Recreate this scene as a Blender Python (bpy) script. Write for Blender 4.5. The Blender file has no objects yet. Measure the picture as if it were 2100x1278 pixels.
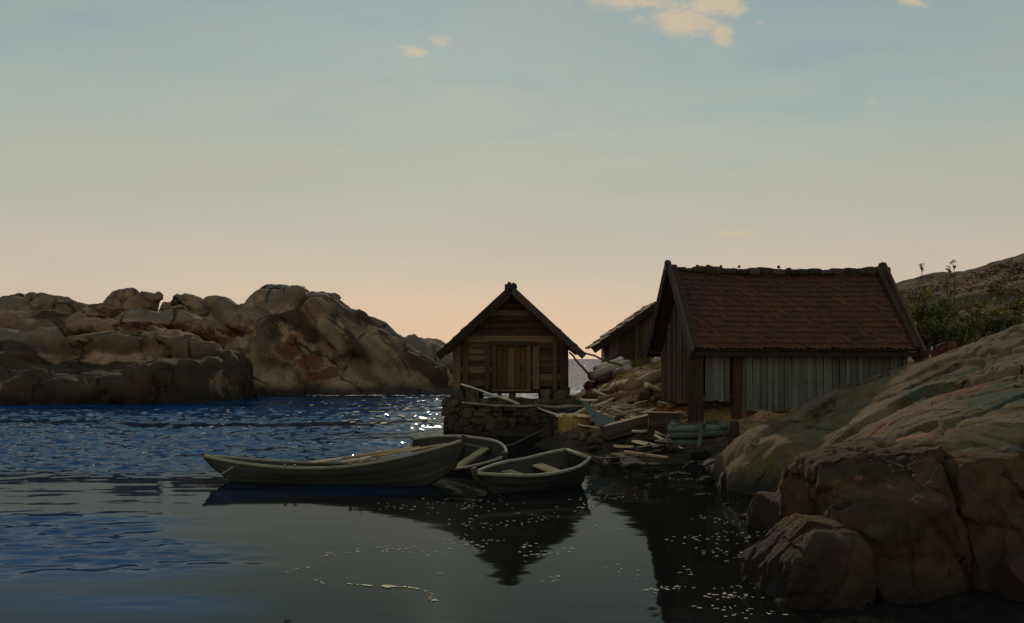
import bpy, bmesh, math, random
import numpy as np
from mathutils import Vector, Matrix, Euler
R = math.radians
random.seed(7)
S = bpy.context.scene
COL = S.collection

# ------------------------------------------------------------------ camera
H0, F = 2.35, 2300.0            # eye height above the water, focal length in photo pixels (2100 wide)
cd = bpy.data.cameras.new("camera"); cam = bpy.data.objects.new("camera", cd); COL.objects.link(cam)
cam.location = (0, 0, H0); cam.rotation_euler = (R(90), 0, 0)
cd.sensor_width = 36; cd.lens = 36*F/2100; cd.shift_y = 97/2100
cd.clip_start = 0.1; cd.clip_end = 20000
S.camera = cam

def P(px, py, Y):               # real place of something seen in the photo at a depth of Y metres
    return Vector(((px-1050)/F*Y, Y, H0-(py-736)/F*Y))
def PW(px, py, z=0.0):          # the same for something lying at height z
    Y = (H0-z)*F/(py-736)
    return Vector(((px-1050)/F*Y, Y, z))

# ------------------------------------------------------------------ view, world, sun
S.view_settings.view_transform = 'Standard'; S.view_settings.look = 'None'
S.view_settings.exposure = 0.0; S.view_settings.gamma = 1.0
SUN_EL, SUN_AZ = R(19.5), R(-3.8)
w = bpy.data.worlds.new("World"); S.world = w; w.use_nodes = True
class NT:
    def __init__(s, nt): s.nt = nt; nt.nodes.clear()
    def n(s, typ, ins=None, **kw):
        nd = s.nt.nodes.new(typ)
        for k, v in kw.items(): setattr(nd, k, v)
        for k, v in (ins or {}).items():
            sock = nd.inputs[k]
            if isinstance(v, bpy.types.NodeSocket): s.nt.links.new(v, sock)
            else: sock.default_value = v
        return nd
    def m(s, op, a, b=0.0, c=None, clamp=False):
        nd = s.n('ShaderNodeMath', {0: a, 1: b} if c is None else {0: a, 1: b, 2: c}, operation=op, use_clamp=clamp); return nd.outputs[0]
    def vm(s, op, a, b=(0, 0, 0)):
        nd = s.n('ShaderNodeVectorMath', {0: a, 1: b}, operation=op); return nd.outputs[0]
    def mix(s, f, a, b, blend='MIX'):
        nd = s.n('ShaderNodeMix', data_type='RGBA', blend_type=blend, clamp_factor=True)
        for i, v in ((0, f), (6, a), (7, b)):
            if isinstance(v, bpy.types.NodeSocket): s.nt.links.new(v, nd.inputs[i])
            else: nd.inputs[i].default_value = v if i == 0 else (tuple(v)+(1,))[:4]
        return nd.outputs[2]
    def ramp(s, f, stops, interp='LINEAR'):
        nd = s.n('ShaderNodeValToRGB', {0: f}); cr = nd.color_ramp; cr.interpolation = interp
        while len(cr.elements) < len(stops): cr.elements.new(0.5)
        for e, (p, c) in zip(cr.elements, stops):
            e.position = p; e.color = (tuple(c)+(1,))[:4] if hasattr(c, '__len__') else (c, c, c, 1)
        return nd.outputs[0]
    def noise(s, vec, scale, detail=4, rough=0.55, dist=0.0, dim='3D'):
        return s.n('ShaderNodeTexNoise', {'Vector': vec, 'Scale': scale, 'Detail': detail, 'Roughness': rough, 'Distortion': dist}, noise_dimensions=dim)
    def mapr(s, v, a, b, c=0.0, d=1.0, smooth=True):
        return s.n('ShaderNodeMapRange', {0: v, 1: a, 2: b, 3: c, 4: d}, interpolation_type='SMOOTHSTEP' if smooth else 'LINEAR').outputs[0]

def lin(r, g, b):
    f = lambda c: (c/255)/12.92 if c/255 < 0.04045 else ((c/255+0.055)/1.055)**2.4
    return (f(r), f(g), f(b))

def build_world():
    t = NT(w.node_tree)
    d = t.n('ShaderNodeTexCoord').outputs['Generated']
    sep = t.n('ShaderNodeSeparateXYZ', {0: d}); X, Y, Z = sep.outputs
    el = t.m('DIVIDE', t.m('ARCSINE', Z), math.pi/2)            # -1..1 of the way to the zenith
    warp = t.noise(t.vm('MULTIPLY', d, (3, 3, 14)), 1.0, 4, 0.6).outputs[0]
    elw = t.m('ADD', el, t.m('MULTIPLY', t.m('SUBTRACT', warp, 0.5), 0.05))
    e = lambda deg: deg/90
    base = t.ramp(elw, [(0.0, lin(219, 187, 160)), (e(2.0), lin(215, 187, 162)), (e(3.7), lin(204, 186, 166)), (e(5.6), lin(190, 184, 167)),
                        (e(8.4), lin(178, 180, 166)), (e(11.5), lin(166, 176, 168)), (e(16), lin(149, 167, 168)), (e(19), lin(140, 161, 167)), (e(40), lin(112, 138, 158)), (1.0, lin(84, 116, 154))])
    # broad blotches of thin veil, cooler and warmer
    bl = t.noise(t.vm('MULTIPLY', d, (1.6, 1.6, 6)), 2.2, 5, 0.62).outputs[0]
    base = t.mix(t.mapr(bl, 0.38, 0.68, 0.0, 0.5), base, t.mix(0.5, base, lin(182, 172, 150)))
    bl2 = t.noise(t.vm('MULTIPLY', t.vm('ADD', d, (3.1, 0, 0)), (2, 2, 9)), 3.0, 4, 0.6).outputs[0]
    blue = t.m('MULTIPLY', t.mapr(bl2, 0.46, 0.72, 0.0, 0.34), t.mapr(el, e(5), e(15)))
    base = t.mix(blue, base, lin(128, 158, 172))
    # warm glow low over the sea, under the sun
    yp = t.m('MAXIMUM', Y, 0.05)
    u = t.m('DIVIDE', X, yp); v = t.m('DIVIDE', Z, yp)
    def blob(u0, v0, su, sv, amp=1.0):
        a = t.m('POWER', t.m('DIVIDE', t.m('SUBTRACT', u, u0), su), 2); b = t.m('POWER', t.m('DIVIDE', t.m('SUBTRACT', v, v0), sv), 2)
        return t.m('MULTIPLY', t.m('EXPONENT', t.m('MULTIPLY', t.m('ADD', a, b), -1.0)), amp)
    glow = blob(0.055, 0.0, 0.12, 0.03, 0.25)
    base = t.mix(glow, base, lin(240, 208, 166))
    # clouds: real directions in the sky, ragged by noise
    uv = t.n('ShaderNodeCombineXYZ', {0: u, 1: v}).outputs[0]
    cn = t.noise(t.vm('MULTIPLY', uv, (1, 1.9, 1)), 26, 6, 0.66, 0.3).outputs[0]
    tot = None
    for (px, py, sx, sy, a) in [(1385, 42, 62, 34, 1.1), (1470, 12, 60, 20, 1.05), (1300, 4, 120, 16, .8), (1480, 78, 22, 22, .9), (1555, 48, 16, 8, .6), (1870, 3, 34, 12, .85),
                                (850, 108, 26, 13, .95), (905, 82, 34, 14, .6), (835, 98, 30, 10, .6), (1785, 208, 34, 12, .5), (1765, 236, 26, 7, .4), (1510, 480, 80, 10, .48), (1660, 482, 56, 12, .5), (1190, 672, 90, 6, .45)]:
        b = blob((px-1050)/F, (736-py)/F, sx*1.35/F, sy*1.35/F, a)
        tot = b if tot is None else t.m('MAXIMUM', tot, b)
    front = t.mapr(Y, 0.0, 0.1)
    cl = t.m('MULTIPLY', t.mapr(t.m('ADD', tot, t.m('MULTIPLY', t.m('SUBTRACT', cn, 0.5), 2.2)), 0.30, 1.0), front)
    cl = t.m('MULTIPLY', cl, t.mapr(tot, 0.1, 0.5))
    base = t.mix(t.m('MULTIPLY', cl, 0.8), base, lin(206, 188, 156))
    rear_fill = t.mapr(Y, 0.15, -0.6, 1.0, 1.95)          # sky behind the camera brightened and warmed as added fill
    bs_ = t.vm('SCALE', base); t.nt.links.new(rear_fill, bs_.node.inputs['Scale']); base = t.mix(t.mapr(Y, .1, -.6, 0, .45), bs_, t.vm('MULTIPLY', bs_, (1.12, .98, .82)))
    sky = t.n('ShaderNodeTexSky', sky_type='NISHITA', sun_disc=False, sun_elevation=SUN_EL, sun_rotation=SUN_AZ, air_density=1.0, dust_density=1.5).outputs[0]
    b10 = t.vm('SCALE', base); b10.node.inputs['Scale'].default_value = 10.0
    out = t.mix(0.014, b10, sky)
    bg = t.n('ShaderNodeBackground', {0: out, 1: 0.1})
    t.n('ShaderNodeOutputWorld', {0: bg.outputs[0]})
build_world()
sd = bpy.data.lights.new("sun", 'SUN'); sun = bpy.data.objects.new("sun", sd); COL.objects.link(sun)
sd.energy = 2.4; sd.angle = R(0.5); sd.color = (1.0, 0.80, 0.56)
dv = Vector((math.sin(SUN_AZ)*math.cos(SUN_EL), math.cos(SUN_AZ)*math.cos(SUN_EL), math.sin(SUN_EL)))
sun.rotation_euler = (-dv).to_track_quat('-Z', 'Y').to_euler(); sun.location = dv*100

# ------------------------------------------------------------------ numpy noise
def _h(ix, iy, iz, seed):
    n = (ix.astype(np.int64)*374761393 + iy.astype(np.int64)*668265263 + iz.astype(np.int64)*2147483647 + seed*1274126177) & 0xffffffff
    n = ((n ^ (n >> 13))*1274126177) & 0xffffffff
    n = ((n ^ (n >> 16))*2246822519) & 0xffffffff
    return ((n ^ (n >> 15)) & 0xffffff)/0xffffff
def vnoise(p, seed=0):
    i = np.floor(p); f = p-i; f = f*f*f*(f*(f*6-15)+10); ix, iy, iz = i.T; fx, fy, fz = f.T
    r = 0
    for a in (0, 1):
        for b in (0, 1):
            for c in (0, 1):
                r = r + (fx if a else 1-fx)*(fy if b else 1-fy)*(fz if c else 1-fz)*_h(ix+a, iy+b, iz+c, seed)
    return r*2-1
def fbm(p, scale=1.0, octv=5, seed=0, gain=0.5):
    p = np.asarray(p, float)*scale; a, r = 1.0, 0
    for o in range(octv):
        r = r + a*vnoise(p+o*17.3, seed+o); p = p*2.03; a *= gain
    return r
def ridged(p, scale=1.0, octv=4, seed=0):
    p = np.asarray(p, float)*scale; a, r = 1.0, 0
    for o in range(octv):
        r = r + a*(1-np.abs(vnoise(p+o*9.1, seed+o))*2); p = p*2.1; a *= 0.5
    return r

# ------------------------------------------------------------------ object helpers
def tag(o, label=None, cat=None, group=None, kind=None):
    if label: o['label'] = label
    if cat: o['category'] = cat
    if group: o['group'] = group
    if kind: o['kind'] = kind
    return o
def empty(name, loc, rot=(0, 0, 0), label=None, cat=None, group=None):
    o = bpy.data.objects.new(name, None); COL.objects.link(o); o.location = loc; o.rotation_euler = rot
    o.empty_display_size = 0.2
    return tag(o, label, cat, group)
def mesh_obj(name, V, Fc, mat, parent=None, attrs=None, smooth=False, loc=None):
    me = bpy.data.meshes.new(name); me.from_pydata([tuple(map(float, v)) for v in V], [], Fc); me.update()
    for k, (typ, data) in (attrs or {}).items():
        if typ == 'F':
            a = me.attributes.new(k, 'FLOAT', 'POINT'); a.data.foreach_set('value', np.asarray(data, np.float32))
        else:
            a = me.attributes.new(k, 'FLOAT_COLOR', 'POINT'); a.data.foreach_set('color', np.asarray(data, np.float32).ravel())
    if smooth: me.polygons.foreach_set('use_smooth', [True]*len(me.polygons))
    me.materials.append(mat)
    o = bpy.data.objects.new(name, me); COL.objects.link(o)
    if parent: o.parent = parent
    if loc is not None: o.location = loc
    return o
class MB:
    def __init__(s, seed=0): s.V = []; s.F = []; s.A = []; s.r = random.Random(seed)
    def add(s, vs, fs, rnd=None):
        b = len(s.V); rnd = s.r.random() if rnd is None else rnd
        s.V += [Vector(v) for v in vs]; s.F += [tuple(b+i for i in f) for f in fs]; s.A += [rnd]*len(vs)
    def box(s, c, size, rot=None, j=0.0, rnd=None):
        M = rot if rot is not None else Matrix.Identity(3)
        if isinstance(M, tuple): M = Euler(M).to_matrix()
        vs = []
        for x in (-.5, .5):
            for y in (-.5, .5):
                for z in (-.5, .5):
                    p = Vector((x*size[0], y*size[1], z*size[2]))
                    if j: p += Vector((s.r.uniform(-j, j), s.r.uniform(-j, j), s.r.uniform(-j, j)))
                    vs.append(M @ p + Vector(c))
        s.add(vs, [(0, 1, 3, 2), (4, 6, 7, 5), (0, 4, 5, 1), (2, 3, 7, 6), (0, 2, 6, 4), (1, 5, 7, 3)], rnd)
    def beam(s, p0, p1, wd, th, up=(0, 0, 1), j=0.0, rnd=None):
        p0, p1 = Vector(p0), Vector(p1); d = (p1-p0); L = d.length; d.normalize(); up = Vector(up)
        y = up.cross(d)
        if y.length < 1e-4: y = Vector((0, 1, 0)).cross(d)
        y.normalize(); z = d.cross(y)
        s.box((p0+p1)/2, (L, wd, th), Matrix((d, y, z)).transposed(), j, rnd)
    def tube(s, pts, rad, seg=8, rough=0.0, rnd=None, flat=1.0):
        pts = [Vector(p) for p in pts]; n = len(pts)
        if not hasattr(rad, '__len__'): rad = [rad]*n
        vs, fs = [], []; up = Vector((0, 0, 1))
        for i, p in enumerate(pts):
            d = (pts[min(i+1, n-1)]-pts[max(i-1, 0)]).normalized()
            a = d.cross(up if abs(d.z) < .95 else Vector((1, 0, 0))).normalized(); b = a.cross(d)
            for k in range(seg):
                t = 2*math.pi*k/seg; rr = rad[i]*(1+s.r.uniform(-rough, rough))
                vs.append(p+a*math.cos(t)*rr+b*math.sin(t)*rr*flat)
        for i in range(n-1):
            for k in range(seg):
                k2 = (k+1) % seg; fs.append((i*seg+k, i*seg+k2, (i+1)*seg+k2, (i+1)*seg+k))
        fs.append(tuple(range(seg))[::-1]); fs.append(tuple((n-1)*seg+k for k in range(seg)))
        s.add(vs, fs, rnd)
    def stone(s, c, rad, seed, n=5, rot=None, blocky=4.0, rnd=None):
        V, Fq = cubesphere(n); p = V/(np.abs(V)**blocky).sum(1, keepdims=True)**(1/blocky)
        p = p*(1+0.14*fbm(V, 1.6, 3, seed)[:, None])*np.asarray(rad)
        M = np.array(rot if rot is not None else Euler((s.r.uniform(-.12, .12), s.r.uniform(-.12, .12), s.r.uniform(-.3, .3))).to_matrix())
        p = p @ M.T + np.asarray(c)
        s.add(p.tolist(), Fq, rnd)
    def build(s, name, mat, parent=None, smooth=False, loc=None):
        return mesh_obj(name, s.V, s.F, mat, parent, {'rnd': ('F', s.A)}, smooth, loc)
_cs = {}
def cubesphere(n):
    if n in _cs: return _cs[n]
    idx = {}; V = []; Fq = []
    def vid(p):
        k = tuple(int(round(c*n)) for c in p)
        if k not in idx: idx[k] = len(V); V.append(p)
        return idx[k]
    for ax in range(3):
        for sg in (-1, 1):
            for i in range(n):
                for j in range(n):
                    q = []
                    for (a, b) in ((i, j), (i+1, j), (i+1, j+1), (i, j+1)):
                        p = [0, 0, 0]; p[ax] = sg; p[(ax+1) % 3] = 2*a/n-1; p[(ax+2) % 3] = 2*b/n-1
                        q.append(vid(tuple(p)))
                    Fq.append(tuple(q if sg > 0 else q[::-1]))
    A = np.array(V, float); A = np.tan(A*math.pi/4); A /= np.linalg.norm(A, axis=1, keepdims=True)
    _cs[n] = (A, Fq); return _cs[n]
def rock_verts(n, rad, seed, blocky=3.0, cuts=7, cutd=(.62, .9), amp=0.08, fscale=0.5, joint=None, yaw=0.0, tilt=(0, 0)):
    """Rounded block with flattened joint faces; amp and fscale in metres."""
    V, Fq = cubesphere(n); rng = np.random.RandomState(seed)
    p = V/(np.abs(V)**blocky).sum(1, keepdims=True)**(1/blocky)
    for k in range(cuts):
        nn = rng.normal(size=3); nn /= np.linalg.norm(nn); d = rng.uniform(*cutd)
        p = p-np.outer(np.maximum(0, p@nn-d)*0.9, nn)
    p = p*np.asarray(rad, float)
    M = np.array(Euler((tilt[0], tilt[1], yaw)).to_matrix()); p = p@M.T; o = (V/np.asarray(rad))@M.T; o /= np.linalg.norm(o, axis=1, keepdims=True)
    p = p+o*(amp*fbm(p, fscale, 6, seed+3, 0.52))[:, None]
    if blocky > 4.5 and n >= 60 and rad[0] < 3:      # chipped, angular faces
        w_ = .35*fbm(p, 1.1, 2, seed+21)[:, None]; cc = np.floor(p@np.array([[1.5, .5, .2], [-.4, 1.4, .3], [-.2, .3, 1.2]])+w_)
        p = p+o*(.085*(_h(cc[:, 0], cc[:, 1], cc[:, 2], seed+5)-.5))[:, None]+o*(.012*fbm(p, 7, 3, seed+9))[:, None]
    if joint:                                    # stepped joints along slanting planes
        (jd, jsp, ja) = joint; jd = np.array(jd, float); jd /= np.linalg.norm(jd)
        q = (p@jd)/jsp+0.9*fbm(p, 0.5/jsp, 3, seed+11)
        fr = q-np.floor(q); st = _h(np.floor(q), np.zeros_like(q), np.zeros_like(q), seed)-.5
        p = p+o*(ja*(st-1.1*np.exp(-((np.minimum(fr, 1-fr))/.07)**2)))[:, None]
    return p, Fq

# ------------------------------------------------------------------ materials
def new_mat(name):
    m = bpy.data.materials.new(name); m.use_nodes = True; return m, NT(m.node_tree)
def finish(t, col, rough=0.9, bump=None, bstr=0.5, bdist=0.05, spec=0.3, normal=None, **kw):
    ins = {'Base Color': col, 'Roughness': rough, 'Specular IOR Level': spec}
    if bump is not None:
        ins['Normal'] = t.n('ShaderNodeBump', {'Height': bump, 'Strength': bstr, 'Distance': bdist}).outputs[0]
    if normal is not None: ins['Normal'] = normal
    ins.update(kw)
    b = t.n('ShaderNodeBsdfPrincipled', ins); t.n('ShaderNodeOutputMaterial', {0: b.outputs[0]}); return b
def rock_mat(name, cols, scale=1.0, tide=(0.25, 0.75), tint=False, lichen=(.10, .095, .07), lich_amt=.5, black=(.022, .017, .014), k=1.7):
    cols = [tuple(min(.8, c*k) for c in q) for q in cols]; lichen = tuple(c*k for c in lichen)
    m, t = new_mat(name)
    pos = t.n('ShaderNodeNewGeometry').outputs['Position']
    n1 = t.noise(pos, 0.9*scale, 7, 0.62).outputs[0]; n2 = t.noise(pos, 5*scale, 6, 0.7).outputs[0]; n3 = t.noise(pos, 28*scale, 4, 0.7).outputs[0]
    c = t.ramp(t.m('ADD', t.m('MULTIPLY', n1, .7), t.m('MULTIPLY', n2, .3)), [(.34, cols[0]), (.47, cols[1]), (.6, cols[2])])
    lm = t.mapr(t.noise(t.vm('ADD', pos, (5, 2, 7)), 2.1*scale, 7, 0.7).outputs[0], .52, .64)
    c = t.mix(t.m('MULTIPLY', lm, lich_amt), c, lichen)
    c = t.mix(t.mapr(n3, .35, .7, 0, .55), c, t.mix(.5, c, (.02, .016, .012)))
    # streaks running down
    st = t.noise(t.vm('MULTIPLY', pos, (1.6, 1.6, .2)), 1.8*scale, 5, .6).outputs[0]
    c = t.mix(t.mapr(st, .54, .7, 0, .5 if scale < 1 else .2), c, (.03, .024, .019))
    if tint:
        at = t.n('ShaderNodeAttribute', attribute_name='tint'); wob = t.mapr(t.m('ADD', at.outputs['Alpha'], t.m('MULTIPLY', t.m('SUBTRACT', t.m('ADD', t.m('MULTIPLY', n2, .6), t.m('MULTIPLY', n3, .4)), .5), 2.2)), .38, .62, 0, .85)
        c = t.mix(wob, c, t.mix(t.mapr(n3, .3, .7), at.outputs['Color'], t.vm('SCALE', at.outputs['Color'])))
        for nd in m.node_tree.nodes:
            if nd.type == 'VECT_MATH' and nd.operation == 'SCALE': nd.inputs['Scale'].default_value = .55
    z = t.n('ShaderNodeSeparateXYZ', {0: pos}).outputs[2]
    zt = t.mapr(t.m('ADD', z, t.m('MULTIPLY', t.m('SUBTRACT', n1, .5), .6)), tide[0], tide[1], 1, 0)
    c = t.mix(t.m('MULTIPLY', zt, .9), c, black)                        # black band of seashore lichen
    vo = t.n('ShaderNodeTexVoronoi', {'Vector': t.vm('ADD', t.vm('MULTIPLY', pos, (1, 1, .6)), t.vm('SCALE', t.noise(pos, 1.3*scale, 3).outputs[1])), 'Scale': .55*scale}, feature='DISTANCE_TO_EDGE')
    brk = t.mapr(t.noise(t.vm('ADD', pos, (11, 3, 5)), .8*scale, 3).outputs[0], .44, .56)
    crack = t.m('MAXIMUM', t.mapr(vo.outputs[0], 0, .035), brk)
    c = t.mix(t.m('MULTIPLY', t.m('SUBTRACT', 1.0, crack), .8), c, (.012, .009, .007))
    h = t.m('ADD', t.m('ADD', t.m('MULTIPLY', n2, .5), t.m('MULTIPLY', n3, .18)), t.m('MULTIPLY', crack, .5))
    finish(t, c, t.mapr(zt, 0, 1, .95, .9), h, 1.0, .16/scale**.5, .06)
    return m
def wood_mat(name, c0, c1, c2, axis='Z', gs=1.0, rough=.9, spec=.12, moss=0.0, k=1.8, rw=.3):
    c0, c1, c2 = [tuple(min(.8, c*k) for c in q) for q in (c0, c1, c2)]
    m, t = new_mat(name)
    co = t.n('ShaderNodeTexCoord').outputs['Object']
    rn = t.n('ShaderNodeAttribute', attribute_name='rnd').outputs['Fac']
    sc = {'X': (1.2, 18, 18), 'Y': (18, 1.2, 18), 'Z': (18, 18, 1.2)}[axis]
    off = t.n('ShaderNodeCombineXYZ', {0: t.m('MULTIPLY', rn, 37), 1: t.m('MULTIPLY', rn, 91), 2: t.m('MULTIPLY', rn, 53)}).outputs[0]
    v = t.vm('ADD', t.vm('MULTIPLY', co, sc), off)
    g = t.noise(v, 1.0*gs, 6, .65, .4).outputs[0]; big = t.noise(co, 1.3, 5, .6).outputs[0]
    f = t.m('ADD', t.m('MULTIPLY', g, .55), t.m('ADD', t.m('ADD', t.m('MULTIPLY', rn, rw), .15-rw/2), t.m('MULTIPLY', big, .25)))
    c = t.ramp(f, [(.32, c0), (.52, c1), (.78, c2)])
    if moss:
        mm = t.mapr(t.noise(co, 3.1, 6, .7).outputs[0], .56, .68, 0, moss); c = t.mix(mm, c, (.045, .05, .02))
    finish(t, c, rough, g, .7, .02, spec)
    return m
M = {}
M['rock_far'] = rock_mat("weathered_granite_far", [lin(62, 46, 34), lin(100, 78, 57), lin(124, 100, 75)], .55, (.2, .9), True, lin(128, 108, 84), .45, k=1.45)
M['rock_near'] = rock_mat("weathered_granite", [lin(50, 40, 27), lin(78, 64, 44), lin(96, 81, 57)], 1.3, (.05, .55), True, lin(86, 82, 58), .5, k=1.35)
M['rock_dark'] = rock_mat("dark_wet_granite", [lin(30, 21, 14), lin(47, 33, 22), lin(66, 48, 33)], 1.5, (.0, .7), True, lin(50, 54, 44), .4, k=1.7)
M['shore'] = rock_mat("shore_rock", [lin(50, 38, 25), lin(90, 66, 42), lin(126, 96, 62)], 1.6, (.18, .62), True, lin(96, 86, 44), .45, k=1.75)
M['weed'] = rock_mat("wet_weed", [lin(18, 15, 11), lin(30, 25, 17), lin(46, 38, 26)], 2.5, (-.3, .1), True, lin(38, 36, 22), .5, k=0.6)
M['pier_stone'] = rock_mat("pier_stone", [lin(26, 21, 16), lin(42, 34, 26), lin(60, 50, 39)], 2.2, (-.2, .5), False, lin(60, 62, 40), .4, k=2.2)
M['hill'] = rock_mat("heather_hill", [lin(48, 38, 25), lin(66, 52, 36), lin(88, 72, 54)], .5, (-3, -2), False, lin(58, 54, 28), .7, k=1.5)
M['old_wood'] = wood_mat("tarred_log", lin(26, 18, 13), lin(52, 38, 27), lin(84, 65, 48), 'X', k=1.6)
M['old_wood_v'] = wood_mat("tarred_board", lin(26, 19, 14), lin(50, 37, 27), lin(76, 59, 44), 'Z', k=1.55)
M['door_wood'] = wood_mat("door_plank", lin(44, 30, 18), lin(64, 46, 28), lin(86, 64, 40), 'Z', k=1.35)
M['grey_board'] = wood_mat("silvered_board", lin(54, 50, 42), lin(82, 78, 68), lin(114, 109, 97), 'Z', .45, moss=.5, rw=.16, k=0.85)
M['brown_board'] = wood_mat("brown_board", lin(34, 23, 15), lin(62, 42, 27), lin(88, 62, 42), 'Z', k=.75)
M['dark_timber'] = wood_mat("dark_timber", lin(22, 16, 12), lin(40, 30, 23), lin(60, 48, 38), 'X', k=1.5)
M['roof_plank'] = wood_mat("roof_wood", lin(20, 17, 13), lin(36, 31, 24), lin(54, 47, 36), 'Y', moss=.35)
M['pale_wood'] = wood_mat("pale_driftwood", lin(120, 96, 66), lin(170, 142, 104), lin(210, 182, 140), 'X', k=1.1)
M['grey_log'] = wood_mat("grey_log", lin(60, 52, 42), lin(116, 102, 84), lin(170, 154, 128), 'X', k=1.5)
M['brown_log'] = wood_mat("brown_log", lin(52, 38, 24), lin(88, 66, 42), lin(124, 96, 64), 'X', k=1.3)
M['yellow_wood'] = wood_mat("yellowed_stump_wood", lin(64, 46, 20), lin(104, 78, 36), lin(140, 110, 58), 'Z', k=1.3)
M['blue_wood'] = wood_mat("blue_grey_painted_plank", lin(58, 62, 58), lin(82, 88, 83), lin(108, 114, 108), 'Z', k=0.85)
M['crib'] = wood_mat("blue_grey_crib_log", lin(42, 44, 38), lin(66, 68, 60), lin(92, 94, 82), 'X', k=1.0)
M['red_wood'] = wood_mat("rusty_red_wood", lin(40, 20, 14), lin(62, 32, 22), lin(84, 48, 34), 'X', k=1.2)
M['hull'] = wood_mat("tarred_boat_hull", lin(26, 28, 22), lin(46, 49, 40), lin(62, 66, 54), 'X', .8, .5, .4, k=.68)
M['hull_in'] = wood_mat("boat_lining", lin(20, 20, 16), lin(34, 33, 27), lin(50, 48, 40), 'X', .8, .7)
M['gunwale'] = wood_mat("worn_gunwale", lin(84, 80, 66), lin(120, 114, 96), lin(156, 148, 124), 'X', .8, .8, .12, k=0.85)
M['thwart'] = wood_mat("pale_thwart", lin(110, 92, 62), lin(150, 128, 90), lin(180, 156, 116), 'Y', .8, .7, k=0.9)
M['rope'] = wood_mat("hemp_rope", lin(84, 74, 56), lin(120, 108, 84), lin(150, 136, 108), 'X', k=1.1)
def tile_mat():
    m, t = new_mat("red_clay_pantile")
    co = t.n('ShaderNodeTexCoord').outputs['Object']; rn = t.n('ShaderNodeAttribute', attribute_name='rnd').outputs['Fac']
    n1 = t.noise(t.vm('MULTIPLY', co, (1, .45, .45)), 1.6, 6, .66).outputs[0]; n2 = t.noise(co, 16, 5, .7).outputs[0]
    c = t.ramp(t.m('ADD', t.m('MULTIPLY', n1, .5), t.m('MULTIPLY', rn, .5)), [(.2, lin(34, 19, 6)), (.5, lin(64, 34, 11)), (.8, lin(92, 52, 19))])
    c = t.mix(t.mapr(t.noise(co, 2.6, 6, .7).outputs[0], .5, .66, 0, .75), c, lin(48, 31, 19))
    z = t.n('ShaderNodeSeparateXYZ', {0: co}).outputs[2]
    c = t.mix(t.mapr(t.m('ADD', z, t.m('MULTIPLY', n1, 1.2)), 4.3, 5.4, 0, .7), c, lin(46, 28, 16))   # moss and soot along the ridge
    c = t.mix(t.mapr(n2, .4, .75, 0, .5), c, lin(60, 28, 15))
    finish(t, c, .85, n2, .6, .02, .3); return m
M['tile'] = tile_mat()
def leaf_mat(name, a, b, c_):
    m, t = new_mat(name)
    rn = t.n('ShaderNodeAttribute', attribute_name='rnd').outputs['Fac']
    c = t.ramp(rn, [(.1, a), (.55, b), (.95, c_)])
    bs = t.n('ShaderNodeBsdfPrincipled', {'Base Color': c, 'Roughness': .7, 'Specular IOR Level': .2})
    tr = t.n('ShaderNodeBsdfTranslucent', {'Color': c})
    mx = t.n('ShaderNodeMixShader', {0: .45, 1: bs.outputs[0], 2: tr.outputs[0]}); t.n('ShaderNodeOutputMaterial', {0: mx.outputs[0]}); return m
M['leaf'] = leaf_mat("shrub_leaf", lin(46, 50, 22), lin(84, 86, 36), lin(132, 126, 58))
M['leaf_dark'] = leaf_mat("dark_shrub_leaf", lin(36, 38, 20), lin(62, 62, 30), lin(94, 84, 46))
M['heather'] = leaf_mat("heather_leaf", lin(40, 24, 18), lin(66, 44, 30), lin(92, 66, 44))
M['grass'] = leaf_mat("grass_blade", lin(70, 66, 22), lin(104, 96, 34), lin(140, 126, 58))
M['twig'] = wood_mat("twig_bark", lin(40, 34, 26), lin(70, 60, 48), lin(104, 92, 74), 'Z')
def foam_glint_mat():
    m, t = new_mat("sea_foam_glints")  # pale colour for foamy flecks and for glints painted as flecks
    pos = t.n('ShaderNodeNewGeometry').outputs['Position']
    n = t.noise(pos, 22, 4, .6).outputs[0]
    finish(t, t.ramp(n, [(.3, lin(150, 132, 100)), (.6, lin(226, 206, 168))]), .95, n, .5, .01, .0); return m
M['foam_glints'] = foam_glint_mat()

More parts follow.
